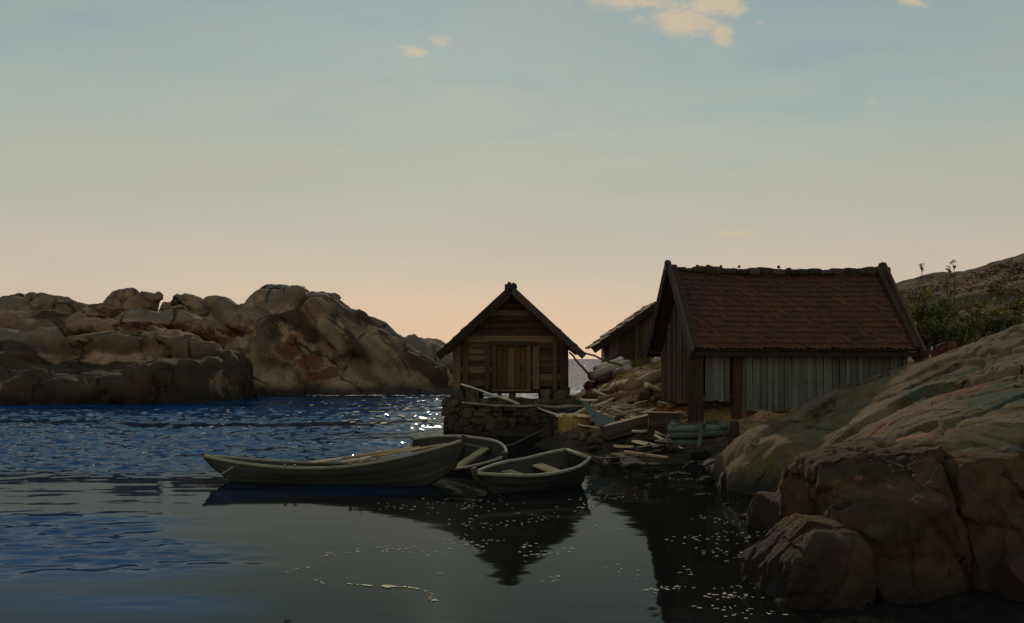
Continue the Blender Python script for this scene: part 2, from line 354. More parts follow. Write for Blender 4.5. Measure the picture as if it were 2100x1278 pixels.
def water_mat():
    m, t = new_mat("sea_water")
    pos = t.n('ShaderNodeNewGeometry').outputs['Position']
    X, Y, Z = t.n('ShaderNodeSeparateXYZ', {0: pos}).outputs
    ruff = t.n('ShaderNodeAttribute', attribute_name='ruff').outputs['Fac']
    far = t.mapr(Y, 80, 106)
    def slope(scale, vs, det, off, rough=.6):
        c = t.noise(t.vm('ADD', t.vm('MULTIPLY', pos, vs), off), scale, det, rough).outputs[1]
        return t.vm('SUBTRACT', c, (.5, .5, .5))
    def sc(v, f):
        o = t.vm('SCALE', v); nd = o.node
        if isinstance(f, bpy.types.NodeSocket): t.nt.links.new(f, nd.inputs['Scale'])
        else: nd.inputs['Scale'].default_value = f
        return o
    geo = t.n('ShaderNodeNewGeometry').outputs['Normal']
    calm = sc(slope(1.0, (.5, 1.3, 1), 3, (0, 0, 0)), .020)
    fine = sc(slope(2.6, (.7, 1.6, 1), 3, (9, 4, 0)), t.m('ADD', .022, t.m('MULTIPLY', ruff, .10)))
    wind = sc(slope(2.2, (.8, 1.0, 1), 4, (3, 8, 0), .7), t.m('ADD', t.m('MULTIPLY', ruff, .34), t.m('MULTIPLY', far, 2.2)))
    s = t.vm('ADD', t.vm('ADD', calm, fine), wind)
    sx, sy, _ = t.n('ShaderNodeSeparateXYZ', {0: s}).outputs
    nv = t.n('ShaderNodeCombineXYZ', {0: sx, 1: sy, 2: 0.0}).outputs[0]
    nrm = t.vm('NORMALIZE', t.vm('ADD', geo, nv))
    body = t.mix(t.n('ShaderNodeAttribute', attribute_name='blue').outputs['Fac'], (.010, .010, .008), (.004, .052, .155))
    df = t.n('ShaderNodeBsdfDiffuse', {'Color': body})
    fz = t.n('ShaderNodeFresnel', {'IOR': 1.24, 'Normal': nrm}).outputs[0]
    gl = t.n('ShaderNodeBsdfGlossy', {'Color': t.mix(t.mapr(fz, .55, .95), (.34, .38, .38), (1, 1, 1)), 'Roughness': .04, 'Normal': nrm})
    mx = t.n('ShaderNodeMixShader', {0: fz, 1: df.outputs[0], 2: gl.outputs[0]}); t.n('ShaderNodeOutputMaterial', {0: mx.outputs[0]})
    return m
M['water'] = water_mat()

# ------------------------------------------------------------------ water sheet
def sstep(a, b, x):
    t = np.clip((x-a)/(b-a), 0, 1); return t*t*(3-2*t)
def water():
    """One sheet: real small waves out to about 100 m, flat beyond."""
    y0, y1, nr, nc = 6.5, 105.0, 720, 760
    ys = y0*(y1/y0)**(np.arange(nr)/(nr-1)); us = np.linspace(-.62, .60, nc)
    Yg = np.repeat(ys[:, None], nc, 1); Xg = us[None]*(Yg+5)
    x, y = Xg.ravel(), Yg.ravel(); q = np.stack([x, y, 0*x], 1)
    st = fbm(q*np.array([.10, .45, 1]), 1.0, 4, 901)
    open_ = sstep(20, 38, y-.62*x+5*st)
    lee = sstep(-2.8, -.8, x)*sstep(39, 33, y)
    ruff = open_*(1-lee)*(.35+.65*sstep(-.55, -.05, st))
    leftish = sstep(-.17, -.36, x/y)
    patch = leftish*sstep(-.1, .5, st)*sstep(9, 14, y)
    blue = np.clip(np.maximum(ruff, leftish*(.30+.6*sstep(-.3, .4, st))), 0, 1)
    ruff = np.maximum(ruff, patch*.5)
    warp = .35*fbm(q, .5, 2, 915)
    p1 = np.stack([x*2.0+warp, y*2.9+.3*x, 0*x], 1); p2 = np.stack([x*2.4-.5*y, y*3.8, 0*x+4], 1)
    h = .034*fbm(p1, 1.0, 2, 921, .6)+.017*fbm(p2, 1.25, 2, 927, .6)+.012*fbm(q*np.array([.5, .9, 1]), 1, 2, 933)
    calm = .0016*fbm(np.stack([x*.35, y*.9, 0*x], 1), 1.0, 3, 941)*(1+2*leftish)
    edge = sstep(104, 96, y)*sstep(6.5, 7.2, y)*sstep(.60, .57, np.abs(x/(y+5)))
    z = (h*ruff+calm)*edge
    V = np.stack([x, y, z], 1); I = np.arange(nr*nc).reshape(nr, nc)
    Q = np.stack([I[:-1, :-1], I[:-1, 1:], I[1:, 1:], I[1:, :-1]], -1).reshape(-1, 4)
    # flat surround
    nb = len(V); R_ = 16000.0
    ex = [(-R_, -40, 0), (R_, -40, 0), (R_, R_, 0), (-R_, R_, 0)]
    V = np.concatenate([V, ex]); c00, c01, c10, c11 = I[0, 0], I[0, -1], I[-1, 0], I[-1, -1]
    Q = np.concatenate([Q, [[nb, nb+1, c01, c00], [nb+1, nb+2, c11, c01], [nb+2, nb+3, c10, c11], [nb+3, nb, c00, c10]]])
    me = bpy.data.meshes.new('sea_water'); me.vertices.add(len(V)); me.vertices.foreach_set('co', V.astype(np.float32).ravel())
    me.loops.add(Q.size); me.loops.foreach_set('vertex_index', Q.astype(np.int32).ravel())
    me.polygons.add(len(Q)); me.polygons.foreach_set('loop_start', np.arange(0, Q.size, 4, dtype=np.int32)); me.polygons.foreach_set('use_smooth', np.ones(len(Q), bool))
    me.update(calc_edges=True); me.validate()
    at = me.attributes.new('ruff', 'FLOAT', 'POINT'); at.data.foreach_set('value', np.concatenate([np.where(edge > .01, ruff, 1), [1]*4]).astype(np.float32))
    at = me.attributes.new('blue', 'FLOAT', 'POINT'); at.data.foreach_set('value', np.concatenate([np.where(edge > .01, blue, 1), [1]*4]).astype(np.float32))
    me.materials.append(M['water']); o = bpy.data.objects.new('sea_water', me); COL.objects.link(o)
    tag(o, 'calm dark inlet and wind ruffled blue sea with sun glints', None, None, 'structure')
water()

# ------------------------------------------------------------------ terrain
def rbf(pts):
    A = np.array(pts, float); xy, z = A[:, :2], A[:, 2]; n = len(A)
    D = np.linalg.norm(xy[:, None]-xy[None], axis=2); K = np.zeros((n+3, n+3)); K[:n, :n] = D+1e-3*np.eye(n)
    K[:n, n] = 1; K[:n, n+1:] = xy; K[n, :n] = 1; K[n+1:, :n] = xy.T
    wv = np.linalg.solve(K, np.concatenate([z, [0, 0, 0]]))
    def f(q):
        out = np.zeros(len(q))
        for i in range(n): out += wv[i]*np.hypot(q[:, 0]-xy[i, 0], q[:, 1]-xy[i, 1])
        return out+wv[n]+q@wv[n+1:]
    return f
def grid(x0, x1, y0, y1, res):
    nx, ny = int((x1-x0)/res)+1, int((y1-y0)/res)+1
    gx, gy = np.meshgrid(np.linspace(x0, x1, nx), np.linspace(y0, y1, ny)); q = np.stack([gx.ravel(), gy.ravel()], 1)
    I = np.arange(nx*ny).reshape(ny, nx)
    Fq = np.stack([I[:-1, :-1].ravel(), I[:-1, 1:].ravel(), I[1:, 1:].ravel(), I[1:, :-1].ravel()], 1)
    return q, Fq
def q3(q, z=0.0): return np.stack([q[:, 0], q[:, 1], np.full(len(q), z) if np.isscalar(z) else z], 1)
def pl_dist(q, pl):
    d = np.full(len(q), 1e9); sd_ = np.zeros(len(q))
    for a, b in zip(pl[:-1], pl[1:]):
        a = np.array(a[:2]); b = np.array(b[:2]); ab = b-a; tt = np.clip(((q-a)@ab)/(ab@ab), 0, 1); r = q-(a+tt[:, None]*ab)
        dd = np.hypot(r[:, 0], r[:, 1]); s_ = ab[0]*r[:, 1]-ab[1]*r[:, 0]
        m_ = dd < d; d[m_] = dd[m_]; sd_[m_] = s_[m_]
    return d, np.sign(sd_)
def terrain(name, q, Fq, z, mat, label, tint=None, zmin=-0.35):
    keep = (z[Fq] > zmin).any(1); Fk = Fq[keep]; used = np.unique(Fk); mp = np.full(len(q), -1); mp[used] = np.arange(len(used))
    V = q3(q, z)[used]; t_ = tint[used] if tint is not None else np.zeros((len(used), 4))
    o = mesh_obj(name, V, [tuple(r) for r in mp[Fk].tolist()], mat, None, {'tint': ('C', t_)}, True)
    return tag(o, label, None, None, 'structure')
def patches(q, lst):
    """lst: (x, y, rx, ry, rot, colour, strength) -> RGBA pigment per vertex (lichen, rust, heather)."""
    T = np.zeros((len(q), 4)); jit = fbm(q3(q), 1.1, 4, 31)
    for (x, y, rx, ry, rot, c, s_) in lst:
        dx, dy = q[:, 0]-x, q[:, 1]-y; ca, sa = math.cos(rot), math.sin(rot)
        d = np.hypot((dx*ca+dy*sa)/rx, (-dx*sa+dy*ca)/ry)+.28*jit
        a = np.clip(1.25-d, 0, 1)*s_; mk = a > T[:, 3]
        T[mk, :3] = c; T[mk, 3] = a[mk]
    return T
def pt(px, py, Y): v = P(px, py, Y); return (v.x, v.y, v.z)
GREEN, RUST, PINK, OCHRE = lin(60, 76, 62), lin(122, 76, 52), lin(158, 98, 70), lin(120, 86, 50)

SHORE = rbf([(0.6, 33.2, -.5), (-2.6, 35, -1.2), (-2.6, 41, -1.2), (-1.4, 35.2, .6), (0, 36, .95), (-1.5, 39, .7), (1.4, 36, .95), (0, 41.5, .0), (-1, 43, -1),
    (1.9, 35.5, 1.0), (2.3, 38, .95), (2.5, 40, .8), (2.0, 42, .5), (1.6, 46, -1), (4, 48, -.6), (3.6, 36.5, 1.75), (4.0, 38.5, 2.0), (4.6, 42, 2.1), (3.2, 42, 1.7), (6.8, 42, 2.1),
    pt(1250, 850, 31), pt(1180, 850, 31.5), pt(1300, 800, 33), pt(1380, 760, 35), pt(1340, 850, 30.5), pt(1290, 900, 28), pt(1310, 935, 26), pt(1250, 962, 24), (1.0, 23.5, -.6), pt(1200, 935, 26.7),
    (1.0, 28, -.15), (.6, 30.5, .05), (-1, 30, -.9), (1.6, 30, .45), pt(1420, 945, 25.4), pt(1400, 900, 27.3), pt(1480, 975, 24), (3.8, 22, -.8), (6, 22, -.2), (9, 22, .6),
    (4.7, 28, .85), (4.6, 32, 1.2), (7, 28, 1.05), (7.5, 32, 1.5), (10, 28.6, 1.7), (10.4, 33, 2.1), (5.3, 26.8, .45), (8, 25, .8), (12, 25, 1.6), pt(1900, 738, 30), (13.5, 29, 2.6), (13, 34, 3.2), (16, 30, 3.4),
    (6, 47, .6), (10, 46, 2.2), (14, 42, 3.6), (16, 46, 4.2), (9, 52, .2), (16, 36, 3.9)])
def shore():
    q, Fq = grid(-2.6, 16, 22, 48, .09)
    z = SHORE(q); land = np.clip((z+.3)/.8, 0, 1)
    z = z+land*(.16*fbm(q3(q), .55, 4, 5)+.10*ridged(q3(q)*np.array([.6, 1.5, 1]), .7, 3, 9)+.03*fbm(q3(q), 4, 3, 12)-.08)
    # pier footprint and the gap under the small shed stay low
    inpier = (q[:, 0] > -2.2) & (q[:, 0] < 1.75) & (q[:, 1] > 34.2) & (q[:, 1] < 41)
    z = np.where(inpier, np.minimum(z, .88), z)
    house = (q[:, 0] > 4.0) & (q[:, 0] < 10.6) & (q[:, 1] > 27.8) & (q[:, 1] < 33.3)
    z = np.where(house, np.minimum(z, 1.0+.1*(q[:, 0]-4)), z)
    MOSS = lin(120, 112, 40)
    T = patches(q, [(2.6, 35.4, .7, .9, 0, MOSS, .9), (4.3, 39.6, .8, .9, 0, MOSS, .9), (3.3, 36.8, .5, .8, .4, lin(98, 92, 40), .8), (3.1, 33, 1.2, 1, .3, lin(128, 94, 58), .6), (5.2, 27.6, .9, .9, 0, lin(150, 112, 66), .8),
                    (4.0, 34.5, 1.0, 1.6, 0, lin(140, 110, 72), .7), (3.4, 27, 1, 1, 0, lin(84, 50, 28), .6), (4.2, 31, .8, 1.2, 0, lin(128, 76, 40), .8)])
    terrain('ground', q, Fq, z, M['shore'], 'rough brown rocky shore under and between the sheds', T)
    return q, z, int((16+2.6)/.09)+1
_SQ, _SZ, _SN = shore()
_SZ = _SZ.reshape(-1, _SN); _DX, _DY = (16+2.6)/(_SN-1), (48-22)/(_SZ.shape[0]-1)

def gz(x, y):
    if not (-2.6 <= x < 15.8 and 22 <= y < 47.8): return float(SHORE(np.array([[x, y]]))[0])
    i, j = (x+2.6)/_DX, (y-22)/_DY; a, b = int(i), int(j); f, g_ = i-a, j-b
    return float((_SZ[b, a]*(1-f)+_SZ[b, a+1]*f)*(1-g_)+(_SZ[b+1, a]*(1-f)+_SZ[b+1, a+1]*f)*g_)
def G(px, py, Y, up=0.0):
    """Where the shore rock lies along that direction (near depth Y), raised by up."""
    for y in np.arange(max(22.1, Y-7), Y+7, .05):
        v = P(px, py, y)
        if gz(v.x, v.y)+up*.8 >= v.z: return Vector((v.x, v.y, v.z+up*.2))
    return P(px, py, Y)

OUT = rbf([(3.7, 19.7, -.3), (3.75, 22, -.4), (4.1, 23.2, -.3), (3.9, 17.9, -.35), (4.0, 16.6, -.35), pt(1530, 890, 23.5), pt(1580, 866, 24), pt(1620, 850, 24), pt(1700, 805, 24), pt(1790, 772, 23.5), pt(1870, 745, 23), pt(1950, 718, 23), pt(2100, 665, 22), pt(2320, 600, 22),
    (4.2, 26, -.2), (6, 26.6, .5), (8, 26.4, 1.0), (10, 26, 1.5), (13, 25, 2.2), (3.2, 20.6, -.4), (3.3, 23, -.4),
    pt(1600, 950, 20), pt(1640, 1000, 17.4), (3.0, 17, -.4), (3.0, 14.6, -.35), pt(1700, 930, 18), pt(1800, 850, 19.5), pt(1900, 800, 20), pt(2000, 760, 20.5), pt(2095, 720, 20.5), pt(2300, 680, 20),
    pt(1660, 1015, 14.8), pt(1715, 975, 13.5), pt(1840, 905, 12.9), pt(1920, 905, 12.7), pt(2060, 912, 12.5), pt(2100, 925, 12.4), pt(2300, 900, 12.4), pt(1750, 930, 15), pt(1850, 860, 16), pt(2000, 840, 15.5), pt(2100, 800, 16), pt(2300, 760, 16),
    (2.8, 12, -.5), (3.2, 11.6, .0), (4.2, 11.4, .4), (5.4, 11.3, .4), (7, 11.4, .5), (3.2, 10.6, -.4), (4.5, 10.5, -.4), (6, 10.5, -.4), (8, 10.5, -.4), (11, 10.5, -.35), (15, 10.5, -.3), (9, 11.7, .7), (15, 13, 1.6), (15.6, 20, 3.2), (15, 25, 2.6), (3.45, 12.3, .85), (4.1, 12.1, 1.30), (4.8, 12.0, 1.32), (5.4, 12.0, 1.3), (6.2, 12, 1.3), (10, 12, 1.4)])
def outcrop():
    OX1 = 15.6; q, Fq = grid(2.6, OX1, 10.4, 26.6, .055)
    z = OUT(q)
    p3 = q3(q, z)
    z = z+.05*fbm(p3, .5, 4, 21)+.016*fbm(p3, 3.2, 5, 25)
    # foliation: long shallow ledges climbing to the right
    dirn = np.array([.62, -.78]); s_ = q@dirn*1.25+.55*fbm(p3, .45, 3, 41)
    fr = s_-np.floor(s_); z = z+.022*(_h(np.floor(s_), 0*s_, 0*s_, 5)-.5)+.01*fr
    d_ = np.sqrt(((q[:, 0]-5.30-.10*fbm(q3(q), .9, 3, 61))/1.5)**2+((q[:, 1]-20.9)/2.7)**2); dome = 1.14*np.clip(1-d_**2.4, 0, 1)**.62-.4*(d_ > 1)+.04*fbm(p3, 1.1, 4, 63)
    kk = .06; hh = np.clip(.5+.5*(dome-z)/kk/4, 0, 1); z = np.where(d_ < 1.15, z*(1-hh)+dome*hh+kk*4*hh*(1-hh)*.25, z)
    cu, cv = q@np.array([.83, .56])/1.7+.35*fbm(p3, .5, 2, 65), q@np.array([-.56, .83])/.8+.35*fbm(p3, .5, 2, 66)
    pm = np.clip((d_-.85)/.4, .0, 1)
    z = z+pm*.075*(_h(np.floor(cu), np.floor(cv), 0*cu, 67)-.5)-pm*.035*np.exp(-(np.minimum(np.minimum(cu % 1, 1-cu % 1)*1.7, np.minimum(cv % 1, 1-cv % 1)*.8)/.035)**2)*(fbm(p3, .6, 2, 68) > 0)
    def ledge(pl, step, wid, groove):
        nonlocal z
        pl = [pt(*a) for a in pl]; qq = q+.10*np.stack([fbm(q3(q), 1.3, 3, 51), fbm(q3(q), 1.3, 3, 57)], 1)
        d, sg = pl_dist(qq, pl)
        z = z+step*np.exp(-(d/wid)**2)*np.where(sg > 0, 1, 0)-groove*np.exp(-(d/.07)**2)
    ledge([(1590, 1010, 17.5), (1640, 960, 18), (1690, 905, 18.5), (1760, 870, 18.8), (1830, 830, 19), (1900, 800, 19.6), (2010, 790, 18.8), (2100, 765, 18.6)], .11, 1.1, .11)
    ledge([(1640, 1020, 15.2), (1740, 960, 15), (1790, 925, 14.2), (1850, 890, 13.8), (1910, 890, 13.6), (1935, 925, 12.9)], .07, .6, .10)
    ledge([(1935, 925, 12.9), (1990, 880, 14), (2060, 850, 15), (2100, 830, 15.4)], .05, .6, .08)
    ledge([(1530, 905, 22.6), (1650, 865, 22.4), (1760, 830, 21.8), (1850, 790, 21.5), (1950, 745, 21.6), (2100, 725, 20.4)], .04, .6, .06)
    ledge([(1560, 960, 20.2), (1600, 930, 20.6), (1640, 905, 20.8), (1700, 880, 20.9)], .05, .6, .07)
    ledge([(1520, 1000, 19.4), (1560, 985, 19.3), (1600, 975, 19.2)], .08, .3, .09)
    ledge([(1990, 740, 21.6), (2020, 752, 21), (2030, 790, 19)], .04, .3, .08)
    L = []
    def pch(px, py, Y, rx, ry, rot, c, s__=1.0): v = P(px, py, Y); L.append((v.x, v.y, rx, ry, rot, c, s__))
    pch(1850, 797, 19.8, .5, .7, .3, GREEN); pch(1975, 768, 20.4, .8, .6, 0, GREEN, .9); pch(2060, 840, 15.6, .7, 1.0, 0, GREEN, .9); pch(2080, 790, 17.5, .6, .8, 0, GREEN, .8)
    pch(1720, 985, 14, .5, .5, .6, lin(60, 66, 50), .9); pch(1650, 1010, 15.4, .4, .5, .6, GREEN, .8); pch(1880, 835, 17.5, .9, .7, .2, RUST); pch(1770, 885, 17.0, .8, .9, .4, RUST, .95)
    pch(1940, 825, 17.5, .7, .6, 0, OCHRE, .9); pch(1840, 910, 12.9, .55, .35, .1, PINK, 1.1); pch(1750, 968, 13.6, .45, .25, .5, PINK, 1.1); pch(1660, 1030, 14.2, .3, .3, .5, lin(104, 72, 50), 1.)
    pch(2000, 860, 14.6, .5, .5, 0, lin(86, 76, 56), .7); pch(1985, 800, 18.6, .5, .4, 0, RUST, .8); pch(1560, 985, 19.4, .3, .3, 0, lin(92, 84, 44), .8); pch(1600, 905, 21.4, .6, .6, .4, lin(110, 98, 70), .6)
    T = patches(q, L)
    nxg = int((OX1-2.6)/.055)+1; Z2 = z.reshape(-1, nxg); gy_, gx_ = np.gradient(Z2, .055); N_ = np.stack([-gx_.ravel(), -gy_.ravel(), np.ones(z.size)], 1); N_ /= np.linalg.norm(N_, axis=1, keepdims=True)
    p3 = q3(q, z); steep = np.clip((.93-N_[:, 2])*4, .15, 1)
    c3 = np.floor(p3@np.array([[1.3, .4, .5], [-.4, 1.1, .3], [-.6, .2, 1.5]])+.4*fbm(p3, .8, 2, 71)[:, None])
    dn = steep*(.10*(_h(c3[:, 0], c3[:, 1], c3[:, 2], 73)-.5)+.05*fbm(p3, 1.5, 4, 75)-.05*np.clip(ridged(p3, .8, 3, 77)-1.2, 0, 1))
    pd = p3+N_*dn[:, None]; q, z = pd[:, :2].copy(), pd[:, 2].copy()
    terrain('rock_outcrop_ground', q, Fq, z, M['rock_near'], 'broad sloping granite outcrop on the right stained green and rust', T)
outcrop()

def hillside():
    f = rbf([(10, 40, 2.2), (14, 36, 3.0), (11, 46, 2.0), (16, 44, 4.0), (22, 40, 4.6), pt(1850, 566, 66), pt(1950, 552, 66), pt(2020, 548, 68), pt(2040, 548, 62), pt(2080, 535, 62), pt(2120, 520, 62), pt(2300, 480, 64), pt(1760, 600, 68), pt(1600, 680, 70), pt(1450, 745, 74), (8, 60, .0),
             pt(1900, 640, 44), pt(2000, 612, 46), pt(2100, 600, 44), pt(2100, 560, 54), pt(1950, 600, 54), (20, 80, 5), (30, 85, 7), (10, 80, -1), (40, 60, 11), (30, 42, 7), (17.5, 25, 2.6), (18, 32, 3.7), (30, 28, 5.5), (44, 28, 7.5), (10, 27, -.5), (13, 27, .2), (12, 32, .8), (9, 35, .6)])
    q, Fq = grid(8, 44, 24, 86, .3)
    z = f(q); z = z+.35*fbm(q3(q), .22, 5, 71)+.14*ridged(q3(q), .35, 4, 75)-.1
    terrain('hill', q, Fq, z, M['hill'], 'low heathery rock hill rising behind the large boathouse', None, -.4)
    return f
HILL = hillside()

def bank():
    q, Fq = grid(1.15, 12, 7.2, 11.6, .045)
    f = rbf([pt(1330, 1235, 10.6), (1.2, 10.8, -.12), (1.3, 9.6, .03), (1.2, 8, .02), (1.6, 10.3, .05), (2.0, 10.9, -.10), (2.4, 10.6, .06), (3, 10.2, .1), (4, 10, .16), (5.5, 10.2, .3), (7, 10.4, .5), (2, 9, .07), (4, 8, .1), (6, 8, .2), (1.2, 11.5, -.2), (2, 11.5, -.2), (.9, 9, -.1)])
    z = f(q)-.105+.045*fbm(q3(q), 1.6, 5, 81)+.03*fbm(q3(q), 7, 3, 85)
    T = patches(q, [(3.2, 9.8, 1, .5, 0, lin(64, 56, 34), .6)])
    terrain('seaweed_ground', q, Fq, z, M['weed'], 'dark weedy ledge awash at the foot of the foreground rocks', T, -.12)
bank()

def headland():
    Vs, Fs, Ts = [], [], []; n0 = 0
    HEA = lin(98, 56, 42)
    def add(px, py, Y, hw, ry, seed, blocky=2.6, cuts=6, n=44, amp=.35, zb=-1.0, tilt=(0, 0), yaw=0., joint=None, tint=None, sc=1.0):
        nonlocal n0
        top = P(px, py, Y); rx = hw/F*Y; rz = (top.z-zb)
        p, Fq = rock_verts(n, (rx, ry, rz), seed, blocky, cuts, (.68, .95), amp*sc, .33, joint or ((.75, .15, .6), 1.25, .20), yaw, tilt)
        p[:, 2] += top.z-p[:, 2].max(); p = p+np.array([top.x, Y, 0])
        t_ = np.zeros((len(p), 4))
        if tint:
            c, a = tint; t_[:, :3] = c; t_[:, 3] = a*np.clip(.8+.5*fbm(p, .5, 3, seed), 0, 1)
        Vs.append(p); Fs.extend([tuple(i+n0 for i in f) for f in Fq]); Ts.append(t_); n0 += len(p)
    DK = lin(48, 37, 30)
    # low dark cliff at the water on the left, then shelves stepping up behind it
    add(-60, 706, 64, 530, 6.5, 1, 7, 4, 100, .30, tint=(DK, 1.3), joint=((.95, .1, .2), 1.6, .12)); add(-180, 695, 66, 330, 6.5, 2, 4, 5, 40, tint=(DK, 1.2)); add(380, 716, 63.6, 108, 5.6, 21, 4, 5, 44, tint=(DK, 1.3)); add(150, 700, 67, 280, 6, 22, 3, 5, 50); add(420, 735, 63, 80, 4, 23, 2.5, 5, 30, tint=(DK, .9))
    add(120, 668, 71, 340, 6, 3, 3.2, 8, 56); add(60, 650, 74, 150, 5, 24, 2.5, 6, 36); add(250, 655, 72, 140, 4, 25, 2.5, 6, 36); add(340, 672, 70, 130, 4, 26, 2.6, 6, 36); add(-40, 640, 76, 200, 5, 27, 2.5, 6, 36)
    add(170, 625, 78, 330, 6, 4, 3, 8, 50); add(90, 597, 79, 120, 5, 5, 2.2, 4, 40); add(-20, 604, 79, 110, 5, 28, 2.2, 4, 30); add(170, 612, 79, 70, 4, 29, 2.4, 5, 30); add(400, 640, 78, 110, 5, 30, 2.6, 6, 36)
    # main dome and its slabs running down to the right
    add(615, 585, 82, 135, 8, 6, 2.3, 5, 70, .4); add(540, 604, 80.5, 52, 5, 31, 2.8, 6, 36); add(672, 640, 80, 120, 7, 7, 2.3, 6, 56); add(745, 668, 83, 105, 7, 8, 2.3, 6, 50, tilt=(0, .25)); add(800, 678, 87, 80, 7, 32, 2.4, 6, 40)
    add(560, 672, 77.5, 130, 5.5, 9, 2.4, 7, 60, .3, tilt=(0, .12)); add(500, 712, 74.5, 105, 5, 10, 2.4, 6, 50, .3); add(640, 690, 77, 100, 5, 33, 2.4, 7, 50, .35, tint=(DK, .55)); add(690, 720, 76.5, 95, 4, 34, 2.5, 7, 44, .35, tilt=(0, .3))
    add(600, 765, 74.5, 120, 3.6, 35, 2.4, 6, 44, .3); add(540, 745, 73.8, 60, 3.2, 36, 2.6, 6, 36, .25, tilt=(0, .3)); add(735, 765, 75.5, 110, 3.8, 37, 2.4, 6, 44, .3)
    add(800, 715, 80, 105, 5, 11, 2.3, 6, 50, .35, tilt=(0, .3)); add(850, 735, 79, 90, 4, 12, 2.3, 6, 44, .35, tilt=(0, .25)); add(850, 690, 90, 70, 6, 38, 2.2, 5, 36); add(910, 690, 101, 105, 8, 13, 2.4, 5, 44); add(985, 700, 104, 80, 7, 39, 2.4, 5, 30)
    add(905, 738, 86, 85, 5, 14, 2.4, 5, 40, .3, tint=(DK, .5)); add(910, 772, 80, 85, 3.6, 15, 2.4, 5, 40); add(820, 782, 77, 140, 3.2, 16, 2.5, 5, 44, .25); add(700, 799, 74.5, 190, 2.0, 17, 2.6, 4, 44, .2); add(900, 802, 77, 90, 1.8, 40, 2.6, 4, 30, .15); add(460, 800, 69, 80, 1.6, 41, 2.4, 4, 24, .15)
    TAN, GREY, MID = lin(122, 101, 79), lin(108, 95, 79), lin(90, 73, 58)
    def slab(px, py, Y, hw, ry, rz, deg, seed, col, a=1.1, blocky=3.4, n=30):
        nonlocal n0
        c = P(px, py, Y+.55); p, Fq = rock_verts(n, (hw/F*Y*1.12, ry, rz*1.15), seed, blocky, 7, (.62, .92), .24, .7, ((.3, .1, .95), .7, .08), 0., (0.15, R(deg)))
        p = p+np.array([c.x, Y, c.z]); t_ = np.zeros((len(p), 4)); t_[:, :3] = col; t_[:, 3] = a*np.clip(.75+.6*fbm(p, .7, 3, seed), 0, 1)
        Vs.append(p); Fs.extend([tuple(i+n0 for i in f) for f in Fq]); Ts.append(t_); n0 += len(p)
    for k, a_ in enumerate([(604, 690, 75.6, 46, 1.3, 2.0, 62, DK, 1.2), (586, 646, 78.0, 38, 1.5, 1.0, -35, MID), (560, 622, 78.6, 70, 1.5, .55, -22, GREY), (612, 608, 80.0, 80, 2, .5, 4, GREY), (688, 644, 77.4, 50, 1.6, .7, 46, MID),
        (672, 672, 74.6, 62, 1.3, .7, 55, TAN), (705, 690, 75.2, 70, 1.3, .6, 50, DK, 1.2), (722, 676, 77.9, 68, 1.5, .6, 44, GREY), (745, 705, 76.2, 72, 1.3, .6, 44, TAN), (768, 690, 78.4, 80, 1.4, .6, 42, DK, 1.1), (790, 722, 76.8, 74, 1.3, .6, 40, MID), (815, 705, 80, 80, 1.4, .5, 36, GREY),
        (840, 738, 77.8, 70, 1.2, .7, 38, TAN), (868, 752, 77.5, 62, 1.1, .6, 36, DK, 1.3), (880, 722, 82, 66, 1.3, .5, 28, GREY), (515, 742, 72.6, 52, 1.2, 1.0, 52, TAN), (558, 728, 73.2, 58, 1.2, .9, 48, MID), (490, 768, 71.8, 40, 1.0, .8, 56, TAN), (600, 762, 73.4, 56, 1.1, .9, 50, TAN), (645, 778, 73.4, 52, 1.0, .7, 40, MID),
        (700, 776, 74.2, 60, 1.0, .7, 36, TAN), (755, 770, 74.8, 60, 1.0, .7, 40, MID), (800, 782, 75.4, 54, 1.0, .6, 38, TAN), (530, 668, 76.2, 60, 1.2, .7, 20, TAN), (470, 655, 77.5, 40, 1.2, .9, 35, GREY),
        (30, 655, 73.0, 110, 1.6, .45, -3, TAN), (80, 680, 70.6, 90, 1.5, .5, -4, MID), (150, 664, 71.4, 60, 1.3, .5, 5, DK, 1.2), (250, 678, 70, 90, 1.6, .55, 12, TAN), (345, 690, 69.6, 76, 1.5, .5, 16, MID), (20, 700, 67.2, 100, 1.4, .5, -6, GREY), (200, 706, 66.4, 110, 1.5, .55, 3, MID), (400, 712, 66.8, 76, 1.4, .6, 24, MID),
        (175, 640, 74.5, 60, 1.4, .5, 8, MID), (300, 655, 73.6, 62, 1.4, .5, 12, GREY), (395, 668, 74.2, 50, 1.3, .8, 30, TAN), (300, 628, 76.4, 26, 1.0, 1.3, 60, TAN), (400, 636, 78.0, 40, 1.2, .8, 40, DK, 1.1), (50, 626, 77.0, 110, 1.6, .6, -4, GREY)]):
        slab(a_[0], a_[1], a_[2], a_[3], a_[4], a_[5], a_[6], 700+k, a_[7], *(a_[8:]))
    # heather ledges
    add(455, 690, 76.8, 70, 2.0, 18, 2.6, 3, 30, .2, tint=(HEA, 1.2)); add(395, 690, 75.5, 50, 1.6, 42, 2.6, 3, 24, .2, tint=(HEA, 1.0)); add(665, 758, 75.3, 34, 1.2, 43, 2.4, 3, 24, .15, tint=(HEA, 1.3)); add(620, 712, 75.2, 16, 1.0, 44, 2.4, 3, 20, .1, tint=(HEA, 1.2)); add(585, 690, 75.9, 12, .8, 45, 2.4, 3, 16, .1, tint=(HEA, 1.2))
    allV, allT = np.concatenate(Vs), np.concatenate(Ts)
    src = mesh_obj('headland_hill', allV, Fs, M['rock_far'], None, None, True)
    md = src.modifiers.new('fuse', 'REMESH'); md.mode = 'VOXEL'; md.voxel_size = .19
    ev = src.evaluated_get(bpy.context.evaluated_depsgraph_get()); me = ev.to_mesh()
    n = len(me.vertices); co = np.empty(n*3); me.vertices.foreach_get('co', co); co = co.reshape(-1, 3)
